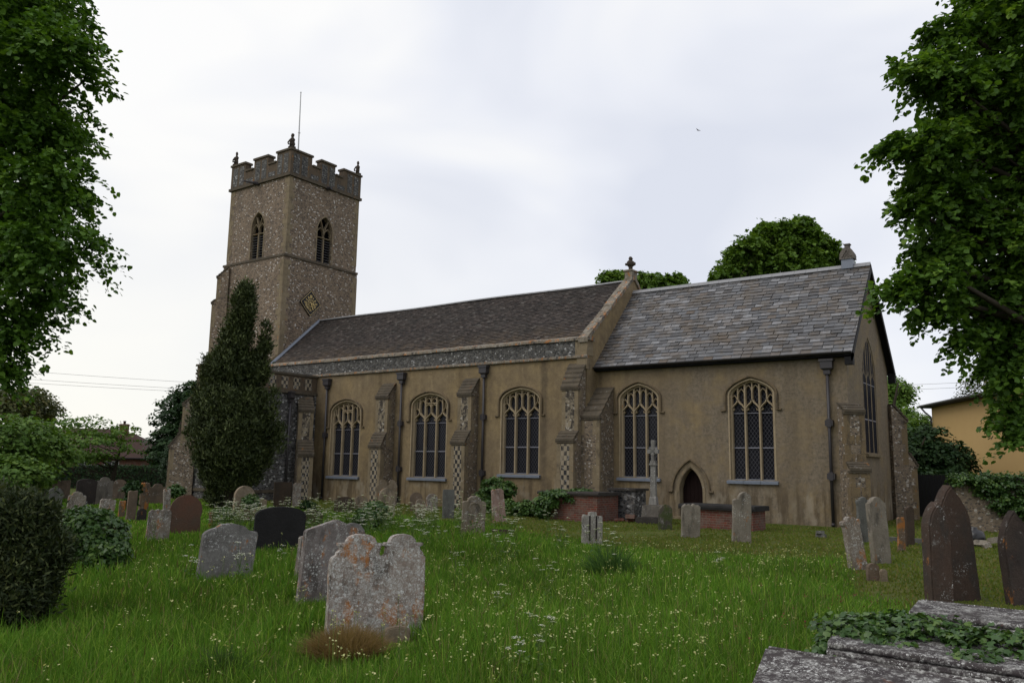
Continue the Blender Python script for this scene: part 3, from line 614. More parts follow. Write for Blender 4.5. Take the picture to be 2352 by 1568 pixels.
def church_window(P, cx, wd, z0, zl, zsp, zap, kind, style, sill='lead', hood=True, depth=.30, td=1.0, tmat='trim', surround='trim', lights=3, label=None):
    win = MB()
    op = opening(cx, wd, z0, zsp, zap, kind)
    # jamb and arch moulding, proud of the render and running into the reveal
    win.stroke([(cx+wd/2+.03, z0)]+arch_line(cx, wd+.06, zsp, zap+.03, kind)+[(cx-wd/2-.03, z0)], (.085 if td == 1 else .05), P, -.012, .2*td, .5)
    root = win.build('window', surround, church)
    if label: root['label'] = label
    t = MB(); m = wd/lights; az = lambda x: arch_z(x, cx, wd, zsp, zap, kind)
    d0, d1 = .10*td, .25*td
    mw = .085
    for i in range(1, lights):
        x = cx-wd/2+m*i; t.stroke([(x, z0), (x, az(x)-.02)], mw, P, d0, d1)
    for i in range(lights):
        c = cx-wd/2+m*(i+.5)
        # ogee head of the light: two curves meeting in a stem that runs on up
        for s in (-1, 1):
            t.stroke([(c+s*m*.5, zl-.06), (c+s*m*.44, zl+.05), (c+s*m*.30, zl+.15), (c+s*m*.14, zl+.22), (c, zl+.34)], .06, P, d0+.01, d1)
            t.stroke([(c+s*m*.47, zl-.05), (c+s*m*.31, zl-.03), (c+s*m*.27, zl+.03)], .035, P, d0+.03, d1, 0.6)
        t.stroke([(c, zl+.30), (c, az(c)-.02)], .06, P, d0+.01, d1)
        for s in (-1, 1):
            h = c+s*m*.25; top = az(h)
            if style == 'transom' and i == 1:
                zt = (zl+.34+top)/2+.02
                t.stroke([(c+s*m*.5, zt), (c, zt)], .06, P, d0+.01, d1)
                t.stroke([(c+s*m*.5, zt-.22), (c+s*m*.4, zt-.10), (h, zt-.05), (c+s*m*.1, zt-.10), (c, zt-.22)], .045, P, d0+.02, d1)
            lo = min(az(c), az(c+s*m*.5), top)-.06
            lo = max(lo-.20, zl+.36)
            t.stroke([(c+s*m*.5, lo-.10), (c+s*m*.42, lo+.06), (h, lo+.16), (c+s*m*.08, lo+.06), (c, lo-.10)], .038, P, d0+.02, d1)
            if top-lo > .42: t.stroke([(h, lo+.14), (h, top)], .035, P, d0+.02, d1)
    t.stroke(arch_line(cx, wd-.07, zsp, zap-.04, kind), .07, P, d0, d1)
    for s in (-1, 1): t.stroke([(cx+s*(wd/2-.035), z0), (cx+s*(wd/2-.035), zsp)], .07, P, d0, d1)
    t.build('tracery', tmat, root)
    g = MB(); g.prism(op, P, d1-.004, d1+.03); g.build('glass', 'glass', root)
    b = MB(); zb = z0+(zl-z0)*.44
    for zz, hh in ((zb, .045), (zl-.16, .025)):
        b = MB(); b.prism(rect(cx-wd/2+.03, cx+wd/2-.03, zz, zz+hh), P, d1-.05*td, d1-.008); b.build('saddle_bar', 'bar', root)
    if sill:
        q = MB(); k = 3; x0, x1 = cx-wd/2-.13, cx+wd/2+.13
        for i in range(k):
            a, e = x0+(x1-x0)*i/k, x0+(x1-x0)*(i+1)/k-.012
            pts = [(a, z0-.13), (e, z0-.13), (e, z0-.035), (a, z0-.035)]
            vs = [P(a, z0-.15, -.11), P(e, z0-.15, -.11), P(e, z0-.15, .05), P(a, z0-.15, .05), P(a, z0-.055, -.12), P(e, z0-.055, -.12), P(e, z0+.025, .24), P(a, z0+.025, .24)]
            q.add(vs, [(0, 1, 2, 3), (4, 5, 6, 7), (0, 1, 5, 4), (2, 3, 7, 6), (1, 2, 6, 5), (0, 3, 7, 4)])
        q.build('sill', sill, root)
    if hood:
        h = MB(); e = .15
        pts = [(cx+wd/2+e+.16, zl-.05), (cx+wd/2+e, zl-.05)]+arch_line(cx, wd+2*e, zsp, zap+e*.9, kind)+[(cx-wd/2-e, zl-.05), (cx-wd/2-e-.16, zl-.05)]
        h.stroke(pts, .085, P, -.085, -.004, .4); h.build('hood_mould', 'hood', root)
    return op
def rect(a0, a1, b0, b1): return [(a0, b0), (a1, b0), (a1, b1), (a0, b1)]

# ---- chancel
ze, zr = 6.0, 9.52
P = SOUTH(0)
o1 = church_window(P, -7.9, 1.62, 1.47, 4.02, 4.55, 5.08, 'four', 'plain', label='chancel window half hidden by the stone cross')
o2 = church_window(P, -3.37, 1.62, 1.47, 4.02, 4.55, 5.07, 'four', 'plain', label='large chancel window right of the small door')
DX = -5.75
dw = .92; odoor = opening(DX, dw, -.05, .95, 1.86, 'pointed')
wall = MB(); wall.panel([(-Lc, -.2), (0, -.2), (0, ze), (-Lc, ze)], [o1, o2, odoor], P, .34)
PE = EAST(0)
we = church_window(PE, 3.335, 2.05, 2.52, 5.2, 5.35, 6.82, 'pointed', 'plain', sill='dressed', hood=False, td=.13, surround='render', tmat='dressed')
wall.panel([(0, -.2), (Wc, -.2), (Wc, ze), (yc, zr), (0, ze)], [we], PE, .34)
wall.add([(0, Wc, -.2), (-Lc, Wc, -.2), (-Lc, Wc, ze), (0, Wc, ze)], [(0, 1, 2, 3)])
cw = wall.build('chancel_wall', 'render', church, fix=False)
# priest's door
d = MB(); d.stroke([(DX+dw/2+.07, -.1)]+arch_line(DX, dw+.14, .95, 1.95, 'pointed')+[(DX-dw/2-.07, -.1)], .17, P, -.02, .32, .6)
droot = d.build('door', 'dressed', church); droot['label'] = 'small pointed priest door of dark planks'
d = MB()
for i in range(6):
    a0 = DX-dw/2+dw*i/6+.004; a1 = DX-dw/2+dw*(i+1)/6-.004
    d.prism([(a0, -.1), (a1, -.1), (a1, arch_z(a1, DX, dw, .95, 1.86, 'pointed')), (a0, arch_z(a0, DX, dw, .95, 1.86, 'pointed'))], P, .31, .335)
d.build('door_leaf', 'oak', droot)
d = MB(); d.stroke([(DX+dw/2+.43, .98), (DX+dw/2+.28, .98)]+arch_line(DX, dw+.56, 1.0, 2.17, 'pointed')+[(DX-dw/2-.28, .98), (DX-dw/2-.43, .98)], .08, P, -.09, -.004, .4)
d.build('hood_mould', 'hood', droot)
d = MB(); d.prism(rect(DX-.75, DX+.75, -.1, .06), P, -.28, -.004); d.build('doorstep', 'dressed', droot)

def slate_slope(name, m, x0, x1, y0, z0, y1, z1, gauge, wd, th, rnd, jit=.25, lift=0.0):
    """real slates laid course by course from the eave (y0,z0) up to the ridge (y1,z1)"""
    o = MB(); sl = math.hypot(y1-y0, z1-z0); ty, tz = (y1-y0)/sl, (z1-z0)/sl; ny, nz_ = -tz, ty
    if nz_ < 0: ny, nz_ = -ny, -nz_
    rows = int(round(sl/gauge)); g = sl/rows
    def pt(x, s, h): return (x, y0+ty*s+ny*h, z0+tz*s+nz_*h)
    o.add([pt(x0, 0, -.02), pt(x1, 0, -.02), pt(x1, sl, -.02), pt(x0, sl, -.02)], [(0, 1, 2, 3)])
    for r in range(rows):
        x = x0+(wd*.5 if r % 2 else 0)-(wd if r % 2 else 0)
        sag = 0
        while x < x1:
            a, b = max(x0, x+.006), min(x1, x+wd*.985); x += wd*rnd.uniform(.93, 1.07) if wd > .3 else wd
            if b-a < .02: continue
            t0 = th*(1+jit*(rnd.random()-.5)*2); ds = (rnd.random()-.5)*gauge*.10; tl = (rnd.random()-.5)*gauge*.10
            s0, s1 = r*g+ds-.01, (r+1)*g+.02
            if r == 0: s0 = -.02
            A, B = pt(a, s0+tl, t0), pt(b, s0-tl, t0*(1+.2*(rnd.random()-.5)))
            o.add([A, B, pt(b, s1, .004), pt(a, s1, .004), pt(a, s0+tl, -.015), pt(b, s0-tl, -.015), pt(b, s1, -.015), pt(a, s1, -.015)],
                  [(0, 1, 2, 3), (4, 5, 1, 0), (5, 6, 2, 1), (7, 4, 0, 3)], rnd.random())
    return o.build(name, m, church, tint=True, fix=False)
rnd = random.Random(3)
ov = .26
cr = slate_slope('chancel_roof', 'slate', -Lc, ov, -.27, 5.86, yc, 9.62, .21, .36, .032, rnd, .3)
q = MB(); q.add([(-Lc, yc, 9.6), (ov, yc, 9.6), (ov, Wc+.27, 5.84), (-Lc, Wc+.27, 5.84)], [(0, 1, 2, 3)])
q.add([(-Lc, yc, 9.5), (ov, yc, 9.5), (ov, Wc+.27, 5.74), (-Lc, Wc+.27, 5.74)], [(0, 3, 2, 1)])
q.add([(-Lc, -.27, 5.76), (ov, -.27, 5.76), (ov, yc, 9.5), (-Lc, yc, 9.5)], [(0, 3, 2, 1)])
q.build('north_slope', 'slate', cr, fix=False)
q = MB()
x = -Lc
while x < ov-.05:
    b = min(x+.45, ov); q.prism([(-.16, -.12), (0, .045), (.16, -.12), (.13, -.14), (0, 0), (-.13, -.14)], lambda a, bb, dd: Vector((dd, yc+a, 9.69+bb)), x+.004, b-.004); x += .45
q.build('ridge_tiles', 'leadgrey', cr)
q = MB()
for s, ya, za in ((-1, -.30, 5.83), (1, Wc+.30, 5.83)):
    # bargeboards, verge strip and boarded soffit of the overhanging east gable
    for x0, x1, t0, t1 in ((ov-.035, ov+.02, -.30, -.03), (.015, ov-.04, -.15, -.10)):
        P4 = [(ya, za), (yc, 9.66)]
        q.add([(x, y, z+t) for x in (x0, x1) for (y, z) in P4 for t in (t0, t1)], [(0, 1, 3, 2), (4, 6, 7, 5), (0, 4, 5, 1), (2, 3, 7, 6), (0, 2, 6, 4), (1, 5, 7, 3)])
    q.box(.012, ov+.02, min(ya, ya-s*.24), max(ya, ya-s*.24), za-.42, za-.02)
q.build('bargeboard', 'blackpaint', cr)
q = MB(); q.box(-Lc, .01, -.02, .06, 5.78, 5.98); q.box(-Lc, .2, -.24, -.18, 5.72, 5.84); q.box(-Lc, .01, -.18, -.0, 5.70, 5.73); q.build('fascia', 'blackpaint', cr)
q = MB()
pr = [(math.cos(PI+PI*i/8)*.075, math.sin(PI+PI*i/8)*.075) for i in range(9)]
q.prism(pr+[(.06, 0), (-.06, 0)], lambda a, b, dd: Vector((dd, -.33+a, 5.86+b)), -Lc+.02, ov)
q.build('gutter', 'iron', cr)
# stone finial astride the chancel ridge
q = MB(); fx = -.55
q.box(fx-.21, fx+.21, yc-.18, yc+.18, 9.55, 9.92); q.build('finial_base', 'lead', cr)
q = MB()
q.prism([(-.27, 0), (.27, 0), (.25, .22), (.12, .44), (-.12, .44), (-.25, .22)], lambda a, b, dd: Vector((fx+a, yc+dd, 9.92+b)), -.22, .22)
q.box(fx-.09, fx+.09, yc-.09, yc+.09, 10.36, 10.52); q.box(fx-.12, fx+.12, yc-.12, yc+.12, 10.5, 10.54)
P9 = frame((fx, yc-.22, 9.92), (1, 0, 0), (0, -1, 0))
q.stroke([(-.17, .08), (0, .34), (.17, .08)], .05, P9, -.03, 0); q.stroke([(-.08, .06), (0, .2), (.08, .06)], .04, P9, -.02, 0)
q.build('ridge_finial', 'dull', cr)

# ---- nave
zs, zcp = 6.25, 7.08
P = SOUTH(NY)
NW = [(-23.65, 2.02, 1.21, 3.62, 4.32, 4.86), (-18.16, 2.08, 1.25, 3.86, 4.50, 5.02), (-13.06, 1.92, 1.5, 3.98, 4.55, 5.05)]
ops = []
for i, (cx, wd, z0, zl, zsp, zap) in enumerate(NW):
    ops.append(church_window(P, cx, wd, z0, zl, zsp, zap, 'seg', 'transom' if i < 2 else 'plain',
        label=['nave window nearest the porch', 'middle nave window between two drainpipes', 'nave window above the ivy shrubs'][i]))
wall = MB(); wall.panel([(-Ln, -.2), (-Lc, -.2), (-Lc, zs), (-Ln, zs)], ops, P, .34)
wall.add([(-Lc, NN, -.2), (-Ln, NN, -.2), (-Ln, NN, zs+.7), (-Lc, NN, zs+.7)], [(0, 1, 2, 3)])
PG = EAST(-Lc)
wall.panel([(NY, -.2), (NN, -.2), (NN, 6.95), (yc, 10.28), (NY, 6.95)], [], PG)
wall.add([(-Ln, NN, -.2), (-Ln, NY, -.2), (-Ln, NY, 6.95), (-Ln, yc, 10.1), (-Ln, NN, 6.95)], [(0, 1, 2, 3, 4)])
nw = wall.build('nave_wall', 'render', church, fix=False)
q = MB(); q.box(-Ln+.6, -Lc, NY-.02, NY+.4, zs+.07, zcp-.12); pp = q.build('parapet', 'flint_parapet', church)
q = MB()
q.stroke([(-26.2, zs), (-Lc+.03, zs)], .14, P, -.11, .05); q.build('string_course', 'coping', pp)
q = MB(); rnd = random.Random(5); x = -Ln+.6
while x < -Lc+.1:
    b = min(x+rnd.uniform(.7, 1.1), -Lc+.1); j = rnd.uniform(-.012, .012)
    q.prism([(NY-.10, zcp-.14+j), (NY+.48, zcp-.14+j), (NY+.44, zcp+.02+j), (NY+.1, zcp+.05+j), (NY-.08, zcp-.03+j)], lambda a, bb, dd: Vector((dd, a, bb)), x+.004, b-.004); x = b
q.build('coping', 'coping', pp)
q = MB(); q.box(-Lc-.55, -Lc+.02, NY-.03, NY+.45, zs+.06, zcp-.15); q.box(-Lc-.45, -Lc+.03, NY-.06, NY+.2, zs-.5, zs-.06); q.build('corner_block', 'dressed', pp)
rnd = random.Random(8)
nr = slate_slope('nave_roof', 'tile', -Ln, -Lc-.12, -.42, 6.80, yc, 10.19, .128, .19, .034, rnd, .35)
q = MB(); q.add([(-Ln, yc, 10.19), (-Lc-.1, yc, 10.19), (-Lc-.1, NN-.3, 6.8), (-Ln, NN-.3, 6.8)], [(0, 1, 2, 3)]); q.build('north_slope', 'tile', nr, fix=False)
q = MB(); x = -Ln
while x < -Lc-.3:
    b = min(x+.5, -Lc-.12); dz = .02*math.sin(x*.6)
    q.prism([(math.cos(PI*i/6)*.13, math.sin(PI*i/6)*.09-.02) for i in range(7)], lambda a, bb, dd: Vector((dd, yc+a, 10.20+bb+dz)), x+.003, b-.003); x = b
q.build('ridge_tiles', 'leadgrey', nr)
# lead flashing where the roof meets the tower, with the verge running down south of it
q = MB(); q.tube([(-Ln+.08, yc, 10.24), (-Ln+.08, -.45, 6.86)], .10, 6); q.build('flashing', 'lead', nr)
# raised coping stones of the nave's east gable
q = MB(); rnd = random.Random(2); A = Vector((0, NY-.12, 6.93)); B = Vector((0, yc, 10.36)); n = 8
for s in (0, 1):
    a0, b0 = (A, B) if s == 0 else (Vector((0, NN+.12, 6.93)), B)
    for i in range(n):
        p0, p1 = a0.lerp(b0, i/n+.004), a0.lerp(b0, (i+1)/n-.004); t = rnd.uniform(-.02, .03)
        q.add([(x, p.y, p.z+h) for x in (-Lc-.36, -Lc+.07) for p in (p0, p1) for h in (-.1, .07+t)], [(0, 1, 3, 2), (4, 6, 7, 5), (0, 4, 5, 1), (2, 3, 7, 6), (0, 2, 6, 4), (1, 5, 7, 3)])
gc = q.build('gable_coping', 'coping', church)
q = MB(); q.box(-Lc-.3, -Lc+.06, yc-.26, yc+.26, 10.2, 10.62); q.box(-Lc-.36, -Lc+.1, yc-.3, yc+.3, 10.60, 10.67); q.build('cross_pedestal', 'coping', gc)
q = MB(); rnd = random.Random(4); c = (-Lc-.13, yc, 10.66)
q.lathe([(.13, 0), (.10, .10), (.12, .2), (.2, .27), (.21, .38), (.15, .46), (.09, .50), (.11, .58), (.06, .66)], c, 9, .8, 1.1, .35, rnd)
q.tube([(c[0]-.26, yc, 11.0), (c[0]+.22, yc, 10.97)], [.06, .08], 7); q.build('broken_cross', 'statue', gc, smooth=False)

# ---- buttresses
def buttress(x0, x1, yw, stages, P=None, mat='flint_buttress', panels=True, base=-.2, trans=None, quoin='dressed'):
    """stages: list of (projection, z_top_of_front, z_where_slope_meets_next) from the ground up"""
    m = MB(); prof = [(0, base)]; z = base
    prof = [(-.05, base), (stages[0][0], base)]
    for i, (pr, zt, zn) in enumerate(stages):
        nx = stages[i+1][0] if i+1 < len(stages) else -.05
        prof += [(pr, zt), (nx, zn)]
    prof.append((-.05, base)) if prof[-1][0] != -.05 else None
    T = trans or (lambda x, p, z: Vector((x, yw-p, z)))
    m.prism(prof if prof[-1] != prof[0] else prof[:-1], lambda a, b, d: T(d, a, b), x0, x1)
    body = m; body.cur = 1; W__ = []; F__ = []; e = body; zb = base
    for i, (pr, zt, zn) in enumerate(stages):
        nx = stages[i+1][0] if i+1 < len(stages) else 0.0
        # stepped weathering slabs on the slope
        w_ = MB(); f = MB(); W__.append(w_); F__.append((f, i)); k = 5 if zn-zt > .45 else 3
        for j in range(k):
            p0, p1 = pr+(nx-pr)*j/k, pr+(nx-pr)*(j+1)/k; z0_, z1_ = zt+(zn-zt)*j/k, zt+(zn-zt)*(j+1)/k
            w_.prism([(p0+.07, z0_-.03), (p0+.07, z0_+.06), (p1+.0, z1_+.05), (p1, z1_-.02)], lambda a, b, d: T(d, a, b), x0-.04, x1+.04)
        w_.prism([(pr+.05, zt-.10), (pr+.05, zt-.03), (pr-.12, zt-.03), (pr-.12, zt-.10)], lambda a, b, d: T(d, a, b), x0-.045, x1+.045)
        if panels: f.prism([(x0+.17, zb+.2), (x1-.17, zb+.2), (x1-.17, zt-.14), (x0+.17, zt-.14)], lambda a, b, d: T(a, pr+.012+d, b), 0, -.02)
        r_ = random.Random(i+int(x0*7)); z = zb+.02
        while z < zt-.12:                      # alternating dressed quoins on both front edges
            h = min(r_.uniform(.24, .36), zt-.11-z); L1 = .165 if panels else r_.choice((.16, .3)); L2 = r_.choice((.10, .24))
            for s, xx in ((1, x0), (-1, x1)):
                a, b = (xx-.006, xx+L1) if s == 1 else (xx-L1, xx+.006)
                e.add([T(X, Y, Z) for X in (a, b) for Y in (pr-L2, pr+.009) for Z in (z, z+h-.012)], [(0, 1, 3, 2), (4, 6, 7, 5), (0, 4, 5, 1), (2, 3, 7, 6), (0, 2, 6, 4), (1, 5, 7, 3)])
            z += h
        zb = zt
    root = body.build('buttress', [mat, quoin], church)
    for w_ in W__: w_.build('weathering', 'weathering', root)
    if panels:
        for f, i in F__: f.build('flushwork_panel', 'flushwork' if i == 0 else 'flint_and_stone', root)
    return root
buttress(-21.08, -20.32, NY, [(.85, 2.62, 3.25), (.5, 4.95, 5.6)])['label'] = 'nave buttress with chequered flint front nearest the porch'
buttress(-16.05, -15.3, NY, [(.9, 2.78, 3.3), (.52, 4.9, 5.6)])['label'] = 'chequered nave buttress between the middle and right nave windows'
buttress(-10.6, -9.85, NY, [(.95, 2.85, 3.2), (.6, 4.95, 5.95)])['label'] = 'tall chequered buttress at the corner of nave and chancel'
buttress(-10.0, -9.02, .0, [(1.15, 3.78, 5.0)], panels=False)['label'] = 'broad flint buttress with one long slope at the west end of the chancel'
rot = lambda cx, cy, ang: (lambda x, p, z: Vector((cx+x*math.cos(ang)+p*math.sin(ang), cy+x*math.sin(ang)-p*math.cos(ang), z)))
buttress(-.33, .33, 0, [(.68, 1.88, 2.1), (.46, 3.82, 4.1)], panels=False, trans=rot(-.05, .05, R(40)), mat='flint_buttress', quoin='quointan')['label'] = 'slim diagonal buttress at the near chancel corner'
buttress(-.33, .33, 0, [(.95, 2.1, 2.6), (.6, 3.9, 4.5)], panels=False, trans=rot(-.05, Wc-.05, R(135)), mat='flint_buttress', quoin='quointan')['label'] = 'diagonal buttress at the far chancel corner'

# ---- drainpipes
def pipe(x, y, ztop, zbot, brackets, label, big=False):
    m = MB(); m.tube([(x, y, zbot), (x, y, ztop-.3)], .055, 8); m.tube([(x, y, zbot+.02), (x+.02, y-.1, zbot-.03)], .06, 8)
    r = m.build('drainpipe', 'iron', church, smooth=True); r['label'] = label
    h = MB()
    for (w_, z0, z1) in ((.11, -.42, -.25), (.2, -.22, .02), (.24, .02, .1)):
        h.box(x-w_, x+w_, y-w_*.7, y+.1, ztop+z0, ztop+z1)
    h.add([(x+sx*a, y+(-a*.7 if sy else .1), ztop+z) for z, a in ((-.3, .09), (-.22, .2)) for sy in (1, 0) for sx in (-1, 1)], [(0, 1, 3, 2), (4, 6, 7, 5), (0, 4, 5, 1), (2, 3, 7, 6), (0, 2, 6, 4), (1, 5, 7, 3)])
    h.build('hopper_head', 'iron', r)
    for z in brackets:
        b = MB(); b.box(x-.13, x+.13, y-.06, y+.12, z-.10, z+.10); b.box(x-.075, x+.075, y-.08, y, z-.14, z+.14); b.build('pipe_bracket', 'iron', r)
pipe(-.62, -.12, 5.55, .05, (3.45, 1.65), 'drainpipe at the east end of the chancel')
pipe(-14.95, NY-.11, 6.05, .1, (3.9, 1.5), 'drainpipe beside the chequered middle buttress')
pipe(-19.85, NY-.11, 6.0, .1, (3.7, 1.6), 'drainpipe left of the middle nave window')
pipe(-25.0, NY-.11, 5.95, .1, (3.2,), 'drainpipe left of the first nave window')

# ---- tower
T0, T1, TY0, TY1 = -36.30, -30.74, .53, 6.09
zb, zp, zt = 13.68, 18.55, 20.05
PS, PT = SOUTH(TY0), EAST(T0+5.56)
def belfry(P, cx, label):
    wd, z0, zsp, zap = 1.16, 13.80, 15.75, 16.66
    m = MB(); m.stroke([(cx+wd/2+.05, z0)]+arch_line(cx, wd+.1, zsp, zap+.05, 'pointed')+[(cx-wd/2-.05, z0)], .11, P, -.03, .2, .5)
    r = m.build('belfry_window', 'dressed', church); r['label'] = label
    t = MB(); t.stroke([(cx, z0), (cx, zsp-.1)], .10, P, .06, .22)
    for s in (-1, 1):
        t.stroke([(cx+s*wd/2, zsp-.32), (cx+s*wd*.44, zsp-.02), (cx+s*wd*.25, zsp+.22), (cx+s*.05, zsp-.02), (cx, zsp-.32)], .055, P, .06, .22)
        t.stroke([(cx, zsp-.12), (cx+s*wd*.10, zsp+.25), (cx+s*wd*.26, arch_z(cx+s*wd*.26, cx, wd, zsp, zap, 'pointed'))], .06, P, .06, .22)
    t.stroke([(cx-wd/2, zsp-.40), (cx+wd/2, zsp-.40)], .07, P, .06, .22); t.build('tracery', 'dressed', r)
    l = MB(); n = 9
    for i in range(n):
        z = z0+.06+(zsp-.45-z0-.06)*i/n
        l.add([P(a, z+dz, d) for a in (cx-wd/2, cx+wd/2) for dz, d in ((0, .09), (.035, .085), (.115, .30), (.08, .31))], [(0, 1, 2, 3), (4, 7, 6, 5), (0, 4, 5, 1), (1, 5, 6, 2), (2, 6, 7, 3), (3, 7, 4, 0)])
    l.build('louvre', 'louvre', r)
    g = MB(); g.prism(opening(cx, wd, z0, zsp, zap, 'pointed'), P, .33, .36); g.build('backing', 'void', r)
    return opening(cx, wd, z0, zsp, zap, 'pointed')
bs = belfry(PS, -33.42, 'louvred belfry window on the left face of the tower')
be = belfry(PT, 3.40, 'louvred belfry window above the clock')
m = MB()
m.panel([(T0, zb), (T1, zb), (T1, zp), (T0, zp)], [bs], PS, .36); m.panel([(TY0, zb), (TY1, zb), (TY1, zp), (TY0, zp)], [be], PT, .36)
m.add([(T0, TY1, zb), (T0, TY0, zb), (T0, TY0, zp), (T0, TY1, zp)], [(0, 1, 2, 3)]); m.add([(T1, TY1, zb), (T0, TY1, zb), (T0, TY1, zp), (T1, TY1, zp)], [(0, 1, 2, 3)])
e = .10
m.box(T0-e, T1+.02, TY0-e, TY1+e, -.2, zb-.02); m.box(T0, T1, TY0, TY1, zb-.05, zb+.001)
# quoins on the tower's corners
q = m; m.cur = 1; rnd = random.Random(12)
for cx_, cy_, sx, sy in ((T1, TY0, -1, 1), (T0, TY0, 1, 1), (T1, TY1, -1, -1)):
    z = 5.2; i = 0
    while z < zp-.12:
        h = rnd.uniform(.26, .42); la, lb = ((.42, .24) if i % 2 else (.24, .42)); i += 1
        k = .012+(e if z+h < zb else 0); kx = .012+((.02 if sx < 0 else e) if z+h < zb else 0)
        if not (z < zb+.1 and z+h > zb-.12):
            x0_, x1_ = cx_-sx*kx, cx_+sx*la; y0_, y1_ = cy_-sy*k, cy_+sy*lb
            q.box(min(x0_, x1_), max(x0_, x1_), min(y0_, y1_), max(y0_, y1_), z, z+h-.01)
        z += h
tw = m.build('tower', ['flint_tower', 'dressed'], church, fix=False)
for z, pr, hh in ((zb, .10, .13), (zp, .13, .16)):
    q = MB(); q.box(T0-pr-(.05 if z == zb else 0), T1+pr, TY0-pr-(.05 if z == zb else 0), TY1+pr, z-hh/2, z+hh/2)
    q.build('string_course', 'weathering', tw)
# battlemented parapet: three merlons to a side
q = MB(); cp = MB(); th = .42; zc = zp+.95
def side(a0, a1, fn):
    L_ = a1-a0; seg = [(0, .245, 1), (.245, .395, 0), (.395, .63, 1), (.63, .775, 0), (.775, 1, 1)]
    for s0, s1, up_ in seg:
        z1 = zt if up_ else zc
        fn(q, a0+L_*s0, a0+L_*s1, 0, th, zp+.08, z1)
        fn(cp, a0+L_*s0-(.06 if up_ else -.055), a0+L_*s1+(.06 if up_ else -.055), -.07, th+.07, z1, z1+.12)
pr = .05
side(T0-pr, T1+pr, lambda m, a, b, d0, d1, z0, z1: m.box(a, b, TY0-pr+d0, TY0-pr+d1, z0, z1))
side(T0-pr, T1+pr, lambda m, a, b, d0, d1, z0, z1: m.box(a, b, TY1+pr-d1, TY1+pr-d0, z0, z1))
side(TY0-pr+.43, TY1+pr-.43, lambda m, a, b, d0, d1, z0, z1: m.box(T1+pr-d1+.003, T1+pr-d0+.003, a, b, z0, z1-.002))
side(TY0-pr+.43, TY1+pr-.43, lambda m, a, b, d0, d1, z0, z1: m.box(T0-pr+d0-.003, T0-pr+d1-.003, a, b, z0, z1-.002))
q.box(T0+.3, T1-.3, TY0+.3, TY1-.3, zp, zp+.25)
bt = q.build('battlement', 'parapet', church); cp.build('merlon_coping', 'weathering', bt)
f = MB()      # flint panels let into the parapet faces
for P_, a0, a1 in ((frame((0, TY0-pr, 0), (1, 0, 0), (0, -1, 0)), T0, T1), (frame((T1+pr+.003, 0, 0), (0, 1, 0), (1, 0, 0)), TY0, TY1)):
    L_ = a1-a0
    for s0, s1, z1 in ((.03, .11, zt-.14), (.14, .22, zt-.14), (.42, .5, zt-.14), (.53, .61, zt-.14), (.80, .87, zt-.14), (.90, .97, zt-.14), (.27, .38, zc-.5), (.65, .76, zc-.5)):
        f.prism(rect(a0+L_*s0, a0+L_*s1, zp+.16, z1), P_, -.010, .01)
f.build('flint_panel', 'flint_parapet', bt)
def statue(x, y, lab, hgt=.95):
    m = MB(); rnd = random.Random(int(abs(x*10)+y)); s = hgt/.95
    m.box(x-.16, x+.16, y-.16, y+.16, zt+.10, zt+.26)
    m.lathe([(.15, .14), (.17, .3), (.15, .45), (.17, .58), (.11, .68), (.07, .73), (.10, .80), (.105, .88), (.06, .96), (.0, .98)], (x, y, zt+.1), 9, 1.0*s, .8*s, .25, rnd)
    m.tube([(x+.12*s, y-.05, zt+.72), (x+.2*s, y-.16, zt+.55), (x+.06, y-.2, zt+.42)], [.05, .045, .04], 6)
    m.tube([(x-.12*s, y-.05, zt+.72), (x-.2*s, y-.14, zt+.52), (x-.08, y-.2, zt+.36)], [.05, .045, .04], 6)
    m.tube([(x+.07, y-.08, zt+.38), (x+.09, y-.22, zt+.34), (x+.08, y-.2, zt+.15)], [.07, .06, .05], 6)
    o = m.build('pinnacle_statue', 'statue', church); o['label'] = lab
statue(T1-.12, TY0+.12, 'weathered seated figure on the near tower corner', 1.05); statue(T0+.12, TY0+.12, 'small seated figure on the left tower corner', .8)
statue(T1-.12, TY1-.12, 'slender figure on the right tower corner', .8); statue(T0+.12, TY1-.12, 'figure on the hidden tower corner', .8)
q = MB()
for P_, a in ((PS, -33.6), (PT, 3.4)):
    q = MB()
    q.tube([P_(a, zp-.06, 0), P_(a-.05, zp-.1, -.45)], [.13, .09], 7); q.tube([P_(a-.05, zp-.10, -.4), P_(a-.16, zp-.13, -1.0)], [.05, .045], 7) if a < 0 else None
    q.build('waterspout', 'iron', tw)
m = MB(); m.tube([(-31.3, 1.5, 19), (-31.15, 1.3, 24.0)], [.05, .028], 8); m.lathe([(.02, 0), (.05, .04), (.02, .09)], (-31.15, 1.3, 24), 8); m.lathe([(.07, 0), (.07, .05)], (-31.24, 1.42, 21.5), 8)
fp = m.build('flagpole', 'pole', church)
# clock: a black diamond board with gilt ring, Roman numerals and hands
CY, CZc = 2.52, 11.15
Pc = frame((T1+.02, CY, CZc), (0, 1, 0), (1, 0, 0))
m = MB(); hd = .80; m.prism([(0, -hd), (hd, 0), (0, hd), (-hd, 0)], Pc, -.08, .0)
ck = m.build('clock', 'blackboard', church)
m = MB()
for rr, ww in ((.22, .022), (.13, .014)): m.stroke([(rr*math.cos(2*PI*i/28), rr*math.sin(2*PI*i/28)) for i in range(28)], ww, Pc, -.095, -.08, closed=True)
for s in range(4):
    a, b = R(90*s), R(90*s+90); k = hd-.05
    m.stroke([(k*math.cos(a)*.99, k*math.sin(a)*.99), (k*math.cos(b)*.99, k*math.sin(b)*.99)], .014, Pc, -.09, -.08)
m.build('gilt_ring', 'gold', ck)
NUM = ['XII', 'I', 'II', 'III', 'IIII', 'V', 'VI', 'VII', 'VIII', 'IX', 'X', 'XI']
m = MB()
